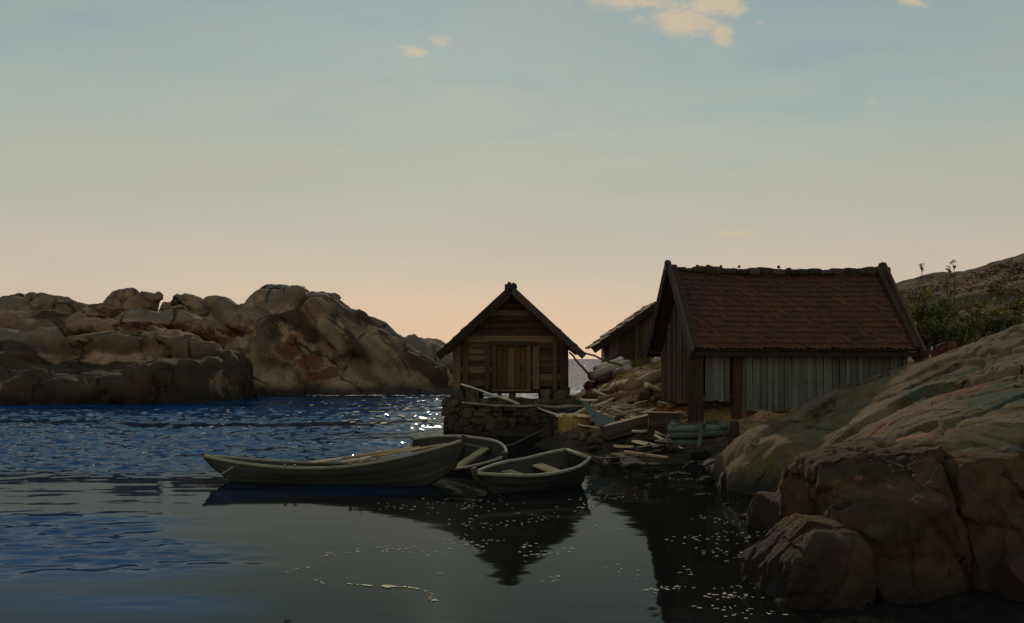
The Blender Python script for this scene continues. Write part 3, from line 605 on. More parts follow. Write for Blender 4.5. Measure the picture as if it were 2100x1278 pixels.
    ed = np.empty(len(me.edges)*2, np.int32); me.edges.foreach_get('vertices', ed); ed = ed.reshape(-1, 2); fq = [tuple(p.vertices) for p in me.polygons]; ev.to_mesh_clear()
    from mathutils.kdtree import KDTree
    kd = KDTree(len(allV)); [kd.insert(v, i) for i, v in enumerate(allV.tolist())]; kd.balance()
    ti = np.array([kd.find(v)[1] for v in co.tolist()]); T = allT[ti]; T[:, :3] *= T[:, 3:4]
    deg = np.bincount(ed.ravel(), minlength=n)[:, None].astype(float)
    def lap(A):
        S_ = np.zeros_like(A); np.add.at(S_, ed[:, 0], A[ed[:, 1]]); np.add.at(S_, ed[:, 1], A[ed[:, 0]]); return S_/np.maximum(deg, 1)
    for k in range(7): co = co+.55*(lap(co)-co)
    for k in range(3): T = T+.6*(lap(T)-T)
    T[:, :3] /= np.maximum(T[:, 3:4], 1e-3)
    for (px, py, Y, rx, rz) in [(470, 690, 76, 1.9, .5), (420, 698, 75, 1.3, .35), (520, 682, 77, 1.0, .4), (345, 672, 73, 1.6, .3), (672, 765, 75, 1.1, .45), (650, 742, 75.5, .8, .6), (612, 712, 76, .6, .8), (240, 640, 75, 1.4, .3)]:
        c_ = P(px, py, Y); d_ = np.sqrt(((co[:, 0]-c_.x)/rx)**2+((co[:, 2]-c_.z)/rz)**2)+(np.abs(co[:, 1]-Y) > 5)*9+.35*fbm(co, 1.2, 3, 961); a_ = np.clip(1.5-d_, 0, 1); mk = a_ > .15
        T[mk, :3] = HEA; T[mk, 3] = np.maximum(a_[mk], .2)
    # joints and grain cut into the fused rock
    jd = np.array([.72, .12, .68]); jd /= np.linalg.norm(jd); qv = co@jd/1.5+.8*fbm(co, .35, 3, 951); fr = qv-np.floor(qv)
    dz = -.16*np.exp(-(np.minimum(fr, 1-fr)/.05)**2)*np.clip(fbm(co, .3, 2, 955)*2+.5, 0, 1)+.10*(_h(np.floor(qv), 0*qv, 0*qv, 3)-.5)+.10*fbm(co, .9, 4, 957)
    c3 = np.floor(co@np.array([[.62, .2, .35], [-.2, .5, .15], [-.45, .1, .75]])+.5*fbm(co, .4, 2, 963)[:, None]); dz = dz+.26*(_h(c3[:, 0], c3[:, 1], c3[:, 2], 965)-.5)
    me2 = src.data; src.modifiers.clear()
    nrm = np.zeros_like(co); F4 = np.array([f for f in fq if len(f) == 4]); e1 = co[F4[:, 2]]-co[F4[:, 0]]; e2 = co[F4[:, 3]]-co[F4[:, 1]]; fn = np.cross(e1, e2)
    for c_ in range(4): np.add.at(nrm, F4[:, c_], fn)
    nrm /= np.maximum(np.linalg.norm(nrm, axis=1, keepdims=True), 1e-9); co = co+nrm*dz[:, None]
    bpy.data.objects.remove(src); bpy.data.meshes.remove(me2)
    o = mesh_obj('headland_hill', co, fq, M['rock_far'], None, {'tint': ('C', T)}, True)
    tag(o, 'bare brown rounded granite headland across the water', None, None, 'structure')
headland()

def boulder(px, py, Y, hw, ry, rz, seed, mat, label, group=None, n=40, blocky=2.8, cuts=7, amp=.1, fs=.7, tint=None, yaw=0, tilt=(0, 0), joint=None, cutd=(.66, .92)):
    top = P(px, py, Y); p, Fq = rock_verts(n, (hw/F*Y, ry, rz), seed, blocky, cuts, cutd, amp, fs, joint, yaw, tilt)
    zmx = p[:, 2].max(); c = np.array([top.x, Y, top.z-zmx])
    T = np.zeros((len(p), 4))
    if tint: T = tint(p+c)
    o = mesh_obj('boulder', p, Fq, mat, None, {'tint': ('C', T)}, True, Vector(c))
    return tag(o, label, 'boulder', group)
g = 'boulders on the headland'
JT = ((.8, .1, .55), .9, .12)
boulder(268, 590, 80, 58, 2.6, 2.0, 101, M['rock_far'], 'round topped boulder standing tallest on the headland skyline left of the dome', g, joint=JT, amp=.2)
boulder(348, 617, 79, 32, 1.6, 1.5, 102, M['rock_far'], 'small dark boulder wedged right of the tall round boulder on the skyline', g, joint=JT, amp=.15)
boulder(440, 605, 80, 56, 2.2, 2.2, 103, M['rock_far'], 'broad flat topped boulder on the skyline just left of the great dome', g, joint=JT, amp=.2)
boulder(422, 648, 76.5, 52, 1.8, 2.0, 104, M['rock_far'], 'pale faceted boulder above the patch of red heather', g, joint=JT, amp=.18)

# great blocks at the foot of the outcrop
def top_tint(cols):
    def f(p):
        T = np.zeros((len(p), 4)); nz = fbm(p, 1.7, 3, 77)
        for (x, y, z, r, c, s_) in cols:
            d = np.sqrt((p[:, 0]-x)**2+(p[:, 1]-y)**2+(p[:, 2]-z)**2)/r+.3*nz; a = np.clip(1.2-d, 0, 1)*s_; mk = a > T[:, 3]; T[mk, :3] = c; T[mk, 3] = a[mk]
        return T
    return f
g = 'great blocks at the foot of the outcrop'
JB = ((.9, .25, .15), .7, .035)
def pp(px, py, Y): v = P(px, py, Y); return (v.x, v.y, v.z)
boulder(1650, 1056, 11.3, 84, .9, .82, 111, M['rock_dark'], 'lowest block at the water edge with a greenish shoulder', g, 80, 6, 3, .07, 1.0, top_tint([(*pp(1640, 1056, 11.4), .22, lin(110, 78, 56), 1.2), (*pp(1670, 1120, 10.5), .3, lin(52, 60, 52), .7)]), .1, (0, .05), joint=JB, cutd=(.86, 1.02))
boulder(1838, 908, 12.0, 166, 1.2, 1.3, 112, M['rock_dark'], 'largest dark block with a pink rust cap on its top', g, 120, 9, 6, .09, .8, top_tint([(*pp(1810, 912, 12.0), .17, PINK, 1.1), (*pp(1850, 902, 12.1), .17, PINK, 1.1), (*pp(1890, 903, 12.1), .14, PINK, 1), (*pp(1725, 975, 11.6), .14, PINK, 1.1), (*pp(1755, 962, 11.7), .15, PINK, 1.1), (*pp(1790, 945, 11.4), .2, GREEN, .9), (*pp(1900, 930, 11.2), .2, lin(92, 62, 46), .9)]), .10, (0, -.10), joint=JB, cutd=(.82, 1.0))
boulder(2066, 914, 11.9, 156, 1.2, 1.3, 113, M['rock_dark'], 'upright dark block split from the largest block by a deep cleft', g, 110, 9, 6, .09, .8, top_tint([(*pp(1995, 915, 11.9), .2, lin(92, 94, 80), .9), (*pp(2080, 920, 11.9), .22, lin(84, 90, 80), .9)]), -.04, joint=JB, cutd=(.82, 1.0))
boulder(1612, 1012, 15.4, 64, .9, .75, 119, M['rock_dark'], 'dark block in the notch behind the lowest block', g, 50, 4, 6, .08, .9, None, .3, joint=JB)
boulder(1560, 1046, 16.6, 44, .7, .35, 120, M['rock_dark'], 'low wet rock at the water edge under the outcrop', g, 40, 3, 6, .06, .9, None, .5)
boulder(2390, 905, 11.9, 190, 1.2, 1.3, 121, M['rock_dark'], 'dark block standing beyond the right edge of the photo', g, 70, 9, 6, .09, .8, None, .06, joint=JB, cutd=(.82, 1.0))
boulder(2105, 1140, 10.6, 60, .5, .6, 114, M['rock_dark'], 'reddish low boulder in the bottom right corner', g, 36, 3, 6, .06, 1, top_tint([(*pp(2090, 1180, 10.4), .5, lin(92, 56, 36), 1)]), 0)
boulder(1625, 1140, 10.9, 34, .4, .55, 115, M['rock_dark'], 'narrow leaning slab in front of the lowest block', g, 36, 3.2, 6, .05, 1, None, .4, (0, .25))
boulder(588, 1268, 10.1, 24, .16, .2, 116, M['pier_stone'], 'small grey stone just breaking the water at the bottom edge', None, 24, 2.6, 5, .02, 3)

# stones strewn along the shore
def shore_stones():
    rng = random.Random(5); g = 'stones strewn along the shore'
    spots = [(1260, 945, .24), (1300, 955, .3), (1345, 962, .28), (1390, 968, .34), (1425, 955, .4), (1455, 985, .35), (1400, 1000, .22), (1440, 1010, .26), (1225, 925, .2), (1185, 930, .24), (1125, 925, .24), (1075, 915, .2), (1330, 990, .2), (1365, 985, .18),
             (1470, 930, .4), (1440, 945, .35), (1500, 1030, .25), (1530, 1050, .22), (1460, 1035, .16), (1285, 975, .2), (1310, 985, .14), (1410, 1028, .14), (1040, 905, .22), (1350, 940, .25), (1380, 938, .22), (1150, 945, .18)]
    protos = []
    for k in range(4):
        p, Fq = rock_verts(16, (1, .8, .55), 200+k, 2.6, 7, (.6, .9), .12, 1.4)
        protos.append(mesh_obj('stone', p, Fq, M['weed'], None, {'tint': ('C', np.zeros((len(p), 4)))}, True))
    used = set()
    for i, (px, py, r) in enumerate(spots):
        k = i % 4; o = protos[k] if k not in used else protos[k].copy()
        if k in used: COL.objects.link(o)
        used.add(k)
        v = PW(px, py, .04); z = max(gz(v.x, v.y), -.08)
        o.location = (v.x, v.y, z+.1*r); r *= .72; o.scale = (r, r, r*rng.uniform(.8, 1.2)); o.rotation_euler = (0, 0, rng.uniform(0, 6))
        tag(o, 'dark weathered stone lying along the wet shore between the sheds and the outcrop', 'stone', g)
shore_stones()

# ------------------------------------------------------------------ stone pier
def pier():
    root = empty('stone_pier', (0, 34.7, 0), label='dark dry stone pier carrying the small gabled shed', cat='pier')
    m = MB(3); k = 0
    z = -.25
    while z < 1.0:
        h = m.r.uniform(.13, .3); x = -2.02+m.r.uniform(-.06, .04)
        while x < 1.75:
            wd = m.r.uniform(.22, .75); k += 1
            m.stone((x+wd/2, m.r.uniform(-.07, .06)+.12*z, z+h/2), (wd*.53, .24, h*.56), k, 6, None, 7); x += wd*.97
        y = .3
        while y < 5.2:                                   # left flank
            wd = m.r.uniform(.3, .6); k += 1; m.stone((-1.93+m.r.uniform(-.05, .05), y+wd/2, z+h/2), (.24, wd*.52, h*.54), k, 5); y += wd
        z += h*.96
    m.build('masonry', M['pier_stone'], root, True)
    m = MB(4); m.box((-.08, 2.6, .36), (3.5, 5.0, 1.1)); 
    m.build('rubble_fill', M['pier_stone'], root)
    # footing stones that carry the sill left and right, leaving an open slot between them
    for (x0, x1, zt) in ((-1.86, -1.05, 1.36), (.95, 1.8, 1.36)):
        for y in (.25, 2.4, 4.4):
            m = MB(k); x = x0
            while x < x1-.1:
                wd = min(m.r.uniform(.3, .5), x1-x); k += 1; m.stone((x+wd/2, y, 1.13), (wd*.54, .3, .27), k, 5, None, 5); x += wd
            m.build('footing', M['pier_stone'], root, True)
pier()

# ------------------------------------------------------------------ small gabled shed on the pier
def small_shed():
    root = empty('gabled_shed', (-.03, 35.0, 1.38), label='small dark log shed with its gable to the water, standing on a stone pier', cat='shed')
    W, D, ZE, ZA, OV = 1.79, 4.6, 1.18, 3.2, 2.24
    sl = (ZA-ZE)/OV
    roofz = lambda x: ZA-sl*abs(x)-.2
    # log wall in front, notched round the door
    m = MB(11); z = .10
    while z < ZA-.2:
        h = m.r.uniform(.17, .24); zm = z+h/2
        hw = min(W, (ZA-.12-(z+h))/sl)
        if hw < .12: break
        segs = [(-hw, hw)] if z > 1.36 else [(-hw, -.60), (.60, hw)]
        for a, b in segs:
            y0 = .01+m.r.uniform(-.015, .015); lim = lambda zz: min(W, (ZA-.10-zz)/sl); zl, zh = z+.008, z+h-.008
            cx = lambda v, zz: max(-lim(zz), min(lim(zz), v))
            if z > 1.2 and b-a > 1: a, b = -9, 9
            tl = m.r.uniform(-.012, .012)
            q = [(cx(a, zl), zl), (cx(b, zl), zl+tl), (cx(b, zh), zh+tl), (cx(a, zh), zh)]
            m.add([(px_, y0, pz_) for px_, pz_ in q]+[(px_, y0+.12, pz_) for px_, pz_ in q], [(0, 1, 2, 3), (7, 6, 5, 4), (1, 0, 4, 5), (2, 1, 5, 6), (3, 2, 6, 7), (0, 3, 7, 4)])
        z += h
    pg = [(-W+.05, .0), (W-.05, .0), (W-.05, ZA-.14-sl*(W-.05)), (0, ZA-.14), (-W+.05, ZA-.14-sl*(W-.05))]
    m.add([(a, .15, b) for a, b in pg]+[(a, .2, b) for a, b in pg], [(0, 1, 2, 3, 4), (9, 8, 7, 6, 5)]+[(i, i+5, (i+1) % 5+5, (i+1) % 5) for i in range(5)], .1)
    wall = m.build('wall', M['old_wood'], root)
    m = MB(12)
    for s in (-1, 1):
        z = .1
        while z < 1.35:
            h = m.r.uniform(.18, .24); m.box((s*(W-.06), D/2+.1, z+h/2), (.12, D-.1, h*.94), None, .005); z += h
    m.box((0, D-.02, .7), (2*W-.2, .1, 1.3)); 
    m.add([(-W, D, 1.35), (W, D, 1.35), (0, D, ZA-.3)], [(0, 1, 2)])
    m.build('side_wall', M['old_wood'], root)
    # corner boards and uprights
    for i, (nm, x, wd, h0, h1, y) in enumerate((('corner_board', -1.70, .24, -.05, 1.36, -.05), ('corner_board', 1.66, .26, -.05, 1.38, -.05), ('upright', -1.42, .16, .02, 1.58, -.04), ('upright', 1.36, .14, .02, 1.6, -.04), ('upright', .78, .2, .02, 1.36, -.04), ('upright', -.74, .14, .02, 1.34, -.04))):
        m = MB(130+i); m.box((x, y, (h0+h1)/2), (wd, .06, h1-h0), (0, m.r.uniform(-.01, .01), 0), .006); m.build(nm, M['old_wood_v'], root)
    # door with its frame
    door = MB(14)
    for i in range(5): door.box((-.37+.19*i, .03, .68), (.18, .05, 1.30), None, .004)
    d = door.build('door', M['door_wood'], root)
    fr = MB(15); fr.box((-.53, -.02, .70), (.12, .1, 1.42), None, .005); fr.box((.55, -.02, .70), (.12, .1, 1.42), None, .005); fr.box((0.02, -.045, 1.46), (1.4, .14, .13), (0, .01, 0), .006); fr.box((0, -.02, -.01), (1.2, .14, .07))
    fr.build('frame', M['old_wood_v'], d)
    hd = MB(16); hd.box((.34, -.012, .7), (.05, .035, .16)); hd.build('handle', M['dark_timber'], d)
    sl_ = MB(17); sl_.box((.05, -.012, 1.74), (.36, .05, .05)); sl_.build('vent_slot', M['dark_timber'], root)
    m = MB(18); m.box((0, .1, -.02), (2*W+.1, .2, .17), None, .01); m.box((0, D-.1, -.02), (2*W, .2, .17))
    for x in (-1.6, 0, 1.6): m.box((x, D/2, -.03), (.16, D-.45, .14))
    m.build('sill_beam', M['dark_timber'], root)
    fl = MB(19); fl.box((0, D/2, .075), (2*W-.15, D-.3, .04)); fl.build('floor', M['dark_timber'], root)
    for (x, r) in ((-.38, .06), (.02, .11), (.06, .09)):
        p = MB(20+int(x*10)); yy = .12 if x < .03 else 3.2
        p.tube([(x, yy, -.5), (x+.02, yy, -.10)], r, 7, .08); p.build('stilt', M['dark_timber'], root, True)
    # roof: courses of heavy split planks that step at the verge
    for s in (-1, 1):
        m = MB(30+s); n = 9; L = math.hypot(OV, ZA-ZE); ang = math.atan(sl)
        for i in range(n):
            c = (i+.5)/n; x = s*OV*(1-c); z = ZE+(ZA-ZE)*c
            y = -.42+m.r.uniform(-.05, .03)
            while y < D+.3:
                wl = m.r.uniform(.45, .8); wl = min(wl, D+.36-y)
                m.box((x, y+wl/2, z-.03+m.r.uniform(-.012, .018)), (L/n*1.30, wl*.97, .07), (0, s*(ang-.10), 0), .014); y += wl+.01
        m.build('roof', M['roof_plank'], root)
        b = MB(40+s)
        b.beam((s*2.26, -.46, ZE-.14), (s*.05, -.46, ZA-.12), .05, .20, (0, 0, 1), .008); b.beam((s*2.0, -.36, ZE+.02), (s*.06, -.36, ZA-.27), .1, .12, (0, 0, 1), .006)
        b.build('bargeboard', M['dark_timber'], root)
    rg = MB(45)
    y = -.46
    while y < D+.3:
        wl = rg.r.uniform(.5, .9); rg.box((rg.r.uniform(-.03, .03), y+wl/2, ZA+.0), (.34, wl, .10), (rg.r.uniform(-.04, .04), rg.r.uniform(-.05, .05), 0), .03); y += wl
    rg.box((-.07, -.45, ZA+.06), (.1, .12, .16), (0, .5, 0)); rg.box((.09, -.45, ZA+.04), (.1, .12, .15), (0, -.5, 0))
    rg.build('ridge_cap', M['roof_plank'], root)
    rd = MB(46); rd.tube([(-2.0, -.2, ZE-.02), (-2.2, -.3, ZE-.25)], [.025, .02], 6); rd.build('gutter_hook', M['dark_timber'], root)
small_shed()

# ------------------------------------------------------------------ large boathouse
TH = R(6.6)
def boathouse():
    root = empty('boathouse', (4.75, 28.0, 0), (0, 0, TH), 'long boathouse with red tiled roof and silvered board wall', 'boathouse')
    L, D, RZ, EZ = 5.28, 4.0, 4.74, 2.60
    sl = (RZ-EZ)/2.3
    rng = random.Random(9)
    m = MB(51); x = .06                                   # front wall: upright boards
    while x < L-.03:
        wd = rng.uniform(.13, .24); zb = 1.26+rng.uniform(0, .06) if x < .72 else rng.uniform(.94, 1.08)
        if not (.72 < x+wd/2 < 1.0):
            m.box((x+wd/2, rng.uniform(-.012, .012), (zb+2.62)/2), (wd-.018, .03, 2.62-zb), (0, rng.uniform(-.014, .014), 0), .006)
        if rng.random() < .22: m.box((x+wd, -.028, (zb+2.6)/2), (.05, .025, 2.56-zb), None, .004)
        x += wd
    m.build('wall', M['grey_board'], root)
    m = MB(52); m.box((L/2, .06, 2.52), (L-.1, .08, .14)); m.box((L/2+.5, .06, 1.25), (L-1.1, .08, .12)); m.box((L/2, D-.06, 2.5), (L, .1, .14)); m.box((.04, D/2, 2.5), (.1, D-.2, .14))
    m.build('frame', M['dark_timber'], root)
    m = MB(53); y = .42                                    # gable wall: dark upright boards
    while y < D:
        wd = rng.uniform(.14, .22); top = RZ-.30-sl*abs(y+wd/2-2.0); m.box((.0+rng.uniform(-.01, .01), y+wd/2, (1.18+top)/2), (.03, wd-.012, top-1.18), None, .004); y += wd
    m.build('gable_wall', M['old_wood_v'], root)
    m = MB(54); x = 0
    while x < L: m.box((x+.1, D, 1.95), (.19, .03, 1.3)); x += .2
    y = 0
    while y < D-.05:
        top = RZ-.3-sl*abs(y+.1-2); m.box((L, y+.1, (1.2+top)/2), (.03, .19, top-1.2)); y += .2
    m.build('back_wall', M['old_wood_v'], root)
    # corner post of two heavy planks, brown wall post, red sill
    m = MB(55); m.box((-.28, -.10, 1.64), (.2, .12, 2.2), (0, .012, 0), .012); m.box((-.10, -.13, 1.60), (.17, .1, 2.25), (0, -.01, 0), .012); m.build('corner_post', M['old_wood_v'], root)
    m = MB(56); m.box((.88, -.06, 1.55), (.24, .14, 2.1), (0, .012, 0), .012); m.build('wall_post', M['brown_board'], root)
    m = MB(57); m.beam((1.15, -.02, .99), (3.2, -.02, .95), .16, .13, (0, 0, 1), .012); m.build('sill_beam', M['red_wood'], root)
    for (x, y, zb) in ((.1, 3.8, .7), (5.3, .1, 1.0), (5.3, 3.8, 1.0), (2.8, .15, .6), (2.8, 3.8, .9)):
        p = MB(58+int(x*3+y)); p.tube([(x, y, zb), (x, y, 1.3)], .1, 7, .1); p.build('footing_post', M['dark_timber'], root, True)
    # roof: pantile sheets with waves and course steps
    def slope(side, seed):
        nx = int(5.6/.16)*6; nc = 15; ns = 4; V = []; Fq = []; A = []; rr = np.random.RandomState(seed)
        Ls = 1.0; x0, x1 = -.30, L+.30
        rows = []
        for c in range(nc):
            for s in range(ns): rows.append((c, s/(ns-1)*.999))
        sag = lambda x: -.07*math.sin(math.pi*min(max((x+.3)/(L+.6), 0), 1))
        tj = rr.normal(0, .011, (nc, 200)); tr = rr.rand(nc, 200)
        for (c, s) in rows:
            f = (c+s)/nc                                    # 0 at the eave
            for i in range(nx+1):
                x = x0+(x1-x0)*i/nx; col = int((x-x0)/.16); ph = (x-x0)/.16*2*math.pi
                dy = 2.3*f; z = EZ+(RZ-EZ)*f; lift = .016*math.sin(ph)+.016*(1-s)+tj[c, col]+sag(x)*f
                y = (-.3+dy) if side < 0 else (D+.3-dy)
                V.append((x, y+(-.02*(1-s) if side < 0 else .02*(1-s)), z+lift)); A.append(.3+.4*tr[c, col])
        for r_ in range(len(rows)-1):
            for i in range(nx):
                a = r_*(nx+1)+i; q_ = (a, a+1, a+nx+2, a+nx+1); Fq.append(q_ if side < 0 else q_[::-1])
        return mesh_obj('roof', V, Fq, M['tile'], root, {'rnd': ('F', A)}, False)
    slope(-1, 3); slope(1, 4)
    u = MB(61)
    for s, y0, y1 in ((-1, -.26, 2.0), (1, D+.26, 2.0)):
        u.beam((L/2, y0, EZ-.05), (L/2, y1, RZ-.16), L+.5, .03, (0, 0, 1))
    u.build('roof_boarding', M['dark_timber'], root)
    rg = MB(62); x = -.3                                   # broken mortared ridge
    while x < L+.25:
        wl = rg.r.uniform(.14, .42); sg = -.07*math.sin(math.pi*(x+.3)/(L+.6)); hgt = rg.r.uniform(.07, .13) if rg.r.random() > .2 else .045
        rg.stone((x+wl/2, 2.0+rg.r.uniform(-.04, .04), RZ+sg+.01), (wl*.56, .17, hgt), int(x*100)+500, 4); x += wl*.93
    for (x, r) in ((.45, .04), (.75, .045), (1.1, .035), (1.6, .035), (2.7, .04)):
        rg.stone((x, 2, RZ+.09), (r, r, r), int(x*77), 3)
    rg.build('ridge_cap', M['roof_plank'], root, True)
    for gx, pk in ((-.36, .12), (L+.36, .12)):
        for s in (-1, 1):
            b = MB(63+s); y0 = -.36 if s < 0 else D+.36
            e0 = EZ-.14; b.beam((gx, y0, e0), (gx+(0 if s < 0 else .0), 2.0-s*(-.06), RZ+pk), .07, .26, (0, 0, 1), .006)
            b.beam((gx+(.13 if gx < 1 else -.13), y0+(.05 if s < 0 else -.05), EZ+.02), (gx+(.13 if gx < 1 else -.13), 2.0+s*.05, RZ+.1), .17, .07, (0, 0, 1), .006)
            b.build('bargeboard', M['dark_timber'], root)
        f = MB(66); f.box((gx-.005, 2.0, RZ+.10), (.12, .24, .26), None, .02); f.build('finial', M['dark_timber'], root)
    # rafter feet showing at the left gable eave
    for yy in (-.30, D+.30):
        r_ = MB(67); r_.beam((-.30, yy, EZ-.14), (L+.3, yy, EZ-.14), .05, .11); r_.build('eave_board', M['dark_timber'], root)
boathouse()

# ------------------------------------------------------------------ dark shed behind the boathouse
def rear_shed():
    root = empty('tarred_shed', (5.35, 42, 1.9), label='dark shed half hidden behind the left end of the boathouse', cat='shed')
    W, ZA, ZE, OV, D = 1.72, 2.5, .88, 2.3, 3.6
    m = MB(71); x = -W
    while x < W:
        wd = m.r.uniform(.15, .22); top = ZA-.12-(ZA-ZE)/OV*abs(x+wd/2); m.box((x+wd/2, .0, top/2-.2), (wd-.012, .04, top+.4), None, .004); x += wd
    m.add([(-W+.03, .05, -.5), (W-.03, .05, -.5), (W-.03, .05, ZE+.25), (0, .05, ZA-.12), (-W+.03, .05, ZE+.25)], [(0, 1, 2, 3, 4)])
    m.build('wall', M['old_wood_v'], root)
    m = MB(72)
    for s in (-1, 1): m.box((s*(W-.03), D/2+.03, .4), (.06, D-.1, 1.6))
    m.box((0, D, .4), (2*W, .05, 1.6)); m.build('side_wall', M['old_wood_v'], root)
    for s in (-1, 1):
        m = MB(73+s); n = 7; ang = math.atan((ZA-ZE)/OV); LL = math.hypot(OV, ZA-ZE)
        for i in range(n):
            c = (i+.5)/n; y = -.35
            while y < D+.3:
                wl = m.r.uniform(.4, .7); m.box((s*OV*(1-c), y+wl/2, ZE+(ZA-ZE)*c+m.r.uniform(-.01, .03)), (LL/n*1.3, wl*.97, .07), (0, s*(ang-.08), 0), .016); y += wl
        m.build('roof', M['roof_plank'], root)
        b = MB(75+s); b.beam((s*2.34, -.38, ZE-.13), (s*.03, -.38, ZA-.1), .05, .22, (0, 0, 1), .012); b.build('bargeboard', M['dark_timber'], root)
rear_shed()

# ------------------------------------------------------------------ rowing boats
def rowboat(name, loc, yaw, label, L=4.8, B=1.25, zk=-.10, zs=.38, bow=.45, stern=.18, transom=False, heel=0.0, trim=0.0, thwarts=(.3, .55, .78), tholes=True):
    """x runs from stern (0) to bow (L); z = 0 is the water."""
    root = empty(name, loc, (0, 0, 0), label, 'rowboat', 'rowing boats moored below the sheds')
    root.rotation_euler = (Matrix.Rotation(yaw, 3, 'Z') @ Matrix.Rotation(trim, 3, 'Y') @ Matrix.Rotation(heel, 3, 'X')).to_euler()
    ns, strakes, sub = 34, 5, 3
    def half(t):
        if transom: return B/2*min(1, (.62+1.5*t)) * (max(0, 1-max(0, (t-.45)/.55)**2.2)) if t > .25 else B/2*(.66+.34*math.sin(t/.25*math.pi/2))*1.0
        return B/2*max(0.0, 1-abs(2*t-1)**2.6)**.85
    def sheer(t): return zs+bow*max(0, (t-.4)/.6)**2.2+stern*max(0, (.45-t)/.45)**2
    def keel(t): return zk+(.30*max(0, (t-.82)/.18)**2)+(0.0 if transom else .22*max(0, (.15-t)/.15)**2)
    def xx(t, u):                                          # raked ends
        return L*t+(.32*(u-.55))*max(0, (t-.75)/.25)**1.5-(0 if transom else (.46*(u-.75))*max(0, (.2-t)/.2)**1.5)
    def sect(t, off=0.0):
        pts = []; h, s_, k = max(half(t)-off, .0), sheer(t), keel(t)+off
        for j in range(strakes):
            for q_ in range(sub):
                u = (j+q_/(sub-1))/strakes; e = .62+.30*max(0, (t-.6)/.4)+(.3*max(0, (.25-t)/.25) if not transom else 0)
                y = h*(u**e); z = k+(s_-k)*(u**1.45)
                lap = (.03*(1-q_/(sub-1))) if off == 0 else 0
                pts.append((xx(t, u), y+lap*min(1, h/.2), z-.004*j))
        return pts
    def shell(off):
        V, Fq = [], []; n = strakes*sub
        for s in (-1, 1):
            b0 = len(V)
            for i in range(ns+1):
                for p in sect(i/ns, off): V.append((p[0], s*p[1], p[2]))
            for i in range(ns):
                for j in range(n-1):
                    a = b0+i*n+j; f = (a, a+n, a+n+1, a+1); Fq.append(f if (s > 0) == (off == 0) else f[::-1])
        if transom:
            n_ = strakes*sub; a0 = [i for i in range(n_)]; b0 = (ns+1)*n_
            Fq.append(tuple([j for j in range(n_)][::-1]+[b0+j for j in range(n_)]) if off else tuple([b0+j for j in range(n_)][::-1]+[j for j in range(n_)]))
        return V, Fq
    V, Fq = shell(0); npt = strakes*sub
    rn = [0.0 if (i % npt) % sub == 0 else .35+.5*((((i % npt)//sub)*.37) % 1) for i in range(len(V))]
    hull = mesh_obj('hull', V, Fq, M['hull'], root, {'rnd': ('F', rn)})
    V2, F2 = shell(.03); mesh_obj('lining', V2, F2, M['hull_in'], root, {'rnd': ('F', [.4]*len(V2))})
    gw = MB(81)
    for s in (-1, 1):
        gw.tube([(xx(i/ns, 1), s*(half(i/ns)+.005), sheer(i/ns)+.012) for i in range(ns+1)], .032, 6, .05, .5)
    if transom: gw.beam((0, -half(0), sheer(0)+.005), (0, half(0), sheer(0)+.005), .06, .05)
    gw.build('gunwale', M['gunwale'], root, True)
    st = MB(82); st.tube([(xx(1, -.1)-.08, 0, keel(1)-.05), (xx(1, .4)+.02, 0, keel(1)+.25*(sheer(1)-keel(1))), (xx(1, .8)+.02, 0, sheer(1)-.12), (xx(1, 1.0)+.03, 0, sheer(1)+.10)], [.045, .05, .05, .06], 6); st.build('stem', M['dark_timber'], root, True)
    if not transom:
        st = MB(83); st.tube([(xx(0, 0), 0, keel(0)-.03), (xx(0, .6)-.01, 0, (keel(0)+sheer(0))/2), (xx(0, 1)-.02, 0, sheer(0)+.04)], .04, 6); st.build('sternpost', M['dark_timber'], root, True)
    for i, t in enumerate(thwarts):
        tm = MB(84+i); h = half(t)*.80; tm.box((L*t, 0, sheer(t)-.12), (.24, 2*h, .035)); tm.build('thwart', M['thwart'], root)
    if tholes:
        for t in (.36, .40, .62, .66):
            for s in (-1, 1):
                tm = MB(90); y = s*(half(t)+.01); tm.box((L*t, y, sheer(t)+.045), (.05, .04, .06)); tm.build('thole', M['gunwale'], root)
    return root
# long double-ended boat: stern towards the open water on the left, bow high at the right
A0 = Vector((-5.95, 21.7, 0)); A1 = Vector((-1.0, 20.75, 0)); dA = A1-A0
rowboat('rowboat', A0+Vector((.1, 0, 0)), math.atan2(dA.y, dA.x), 'long low dark rowboat lying broadside, its high stem to the right', L=dA.length-.15, B=1.05, zk=-.10, zs=.31, bow=.52, stern=.15, heel=R(0), thwarts=(.25, .48, .72))
rowboat('rowboat', (-1.92, 24.7, 0.0), R(-50), 'heeled rowboat half hidden behind the high stem of the long boat', L=2.9, B=1.3, zk=-.14, zs=.46, bow=.10, stern=.16, heel=R(25), trim=R(2), thwarts=(.3, .6), tholes=False)
rowboat('rowboat', (1.20, 21.0, 0.10), R(180+40), 'smallest rowboat with a broad square stern and pale seat, under the pier', L=2.3, B=.98, zk=-.16, zs=.36, bow=.06, stern=.12, transom=True, heel=R(-10), trim=R(3.5), thwarts=(.28, .62), tholes=False)

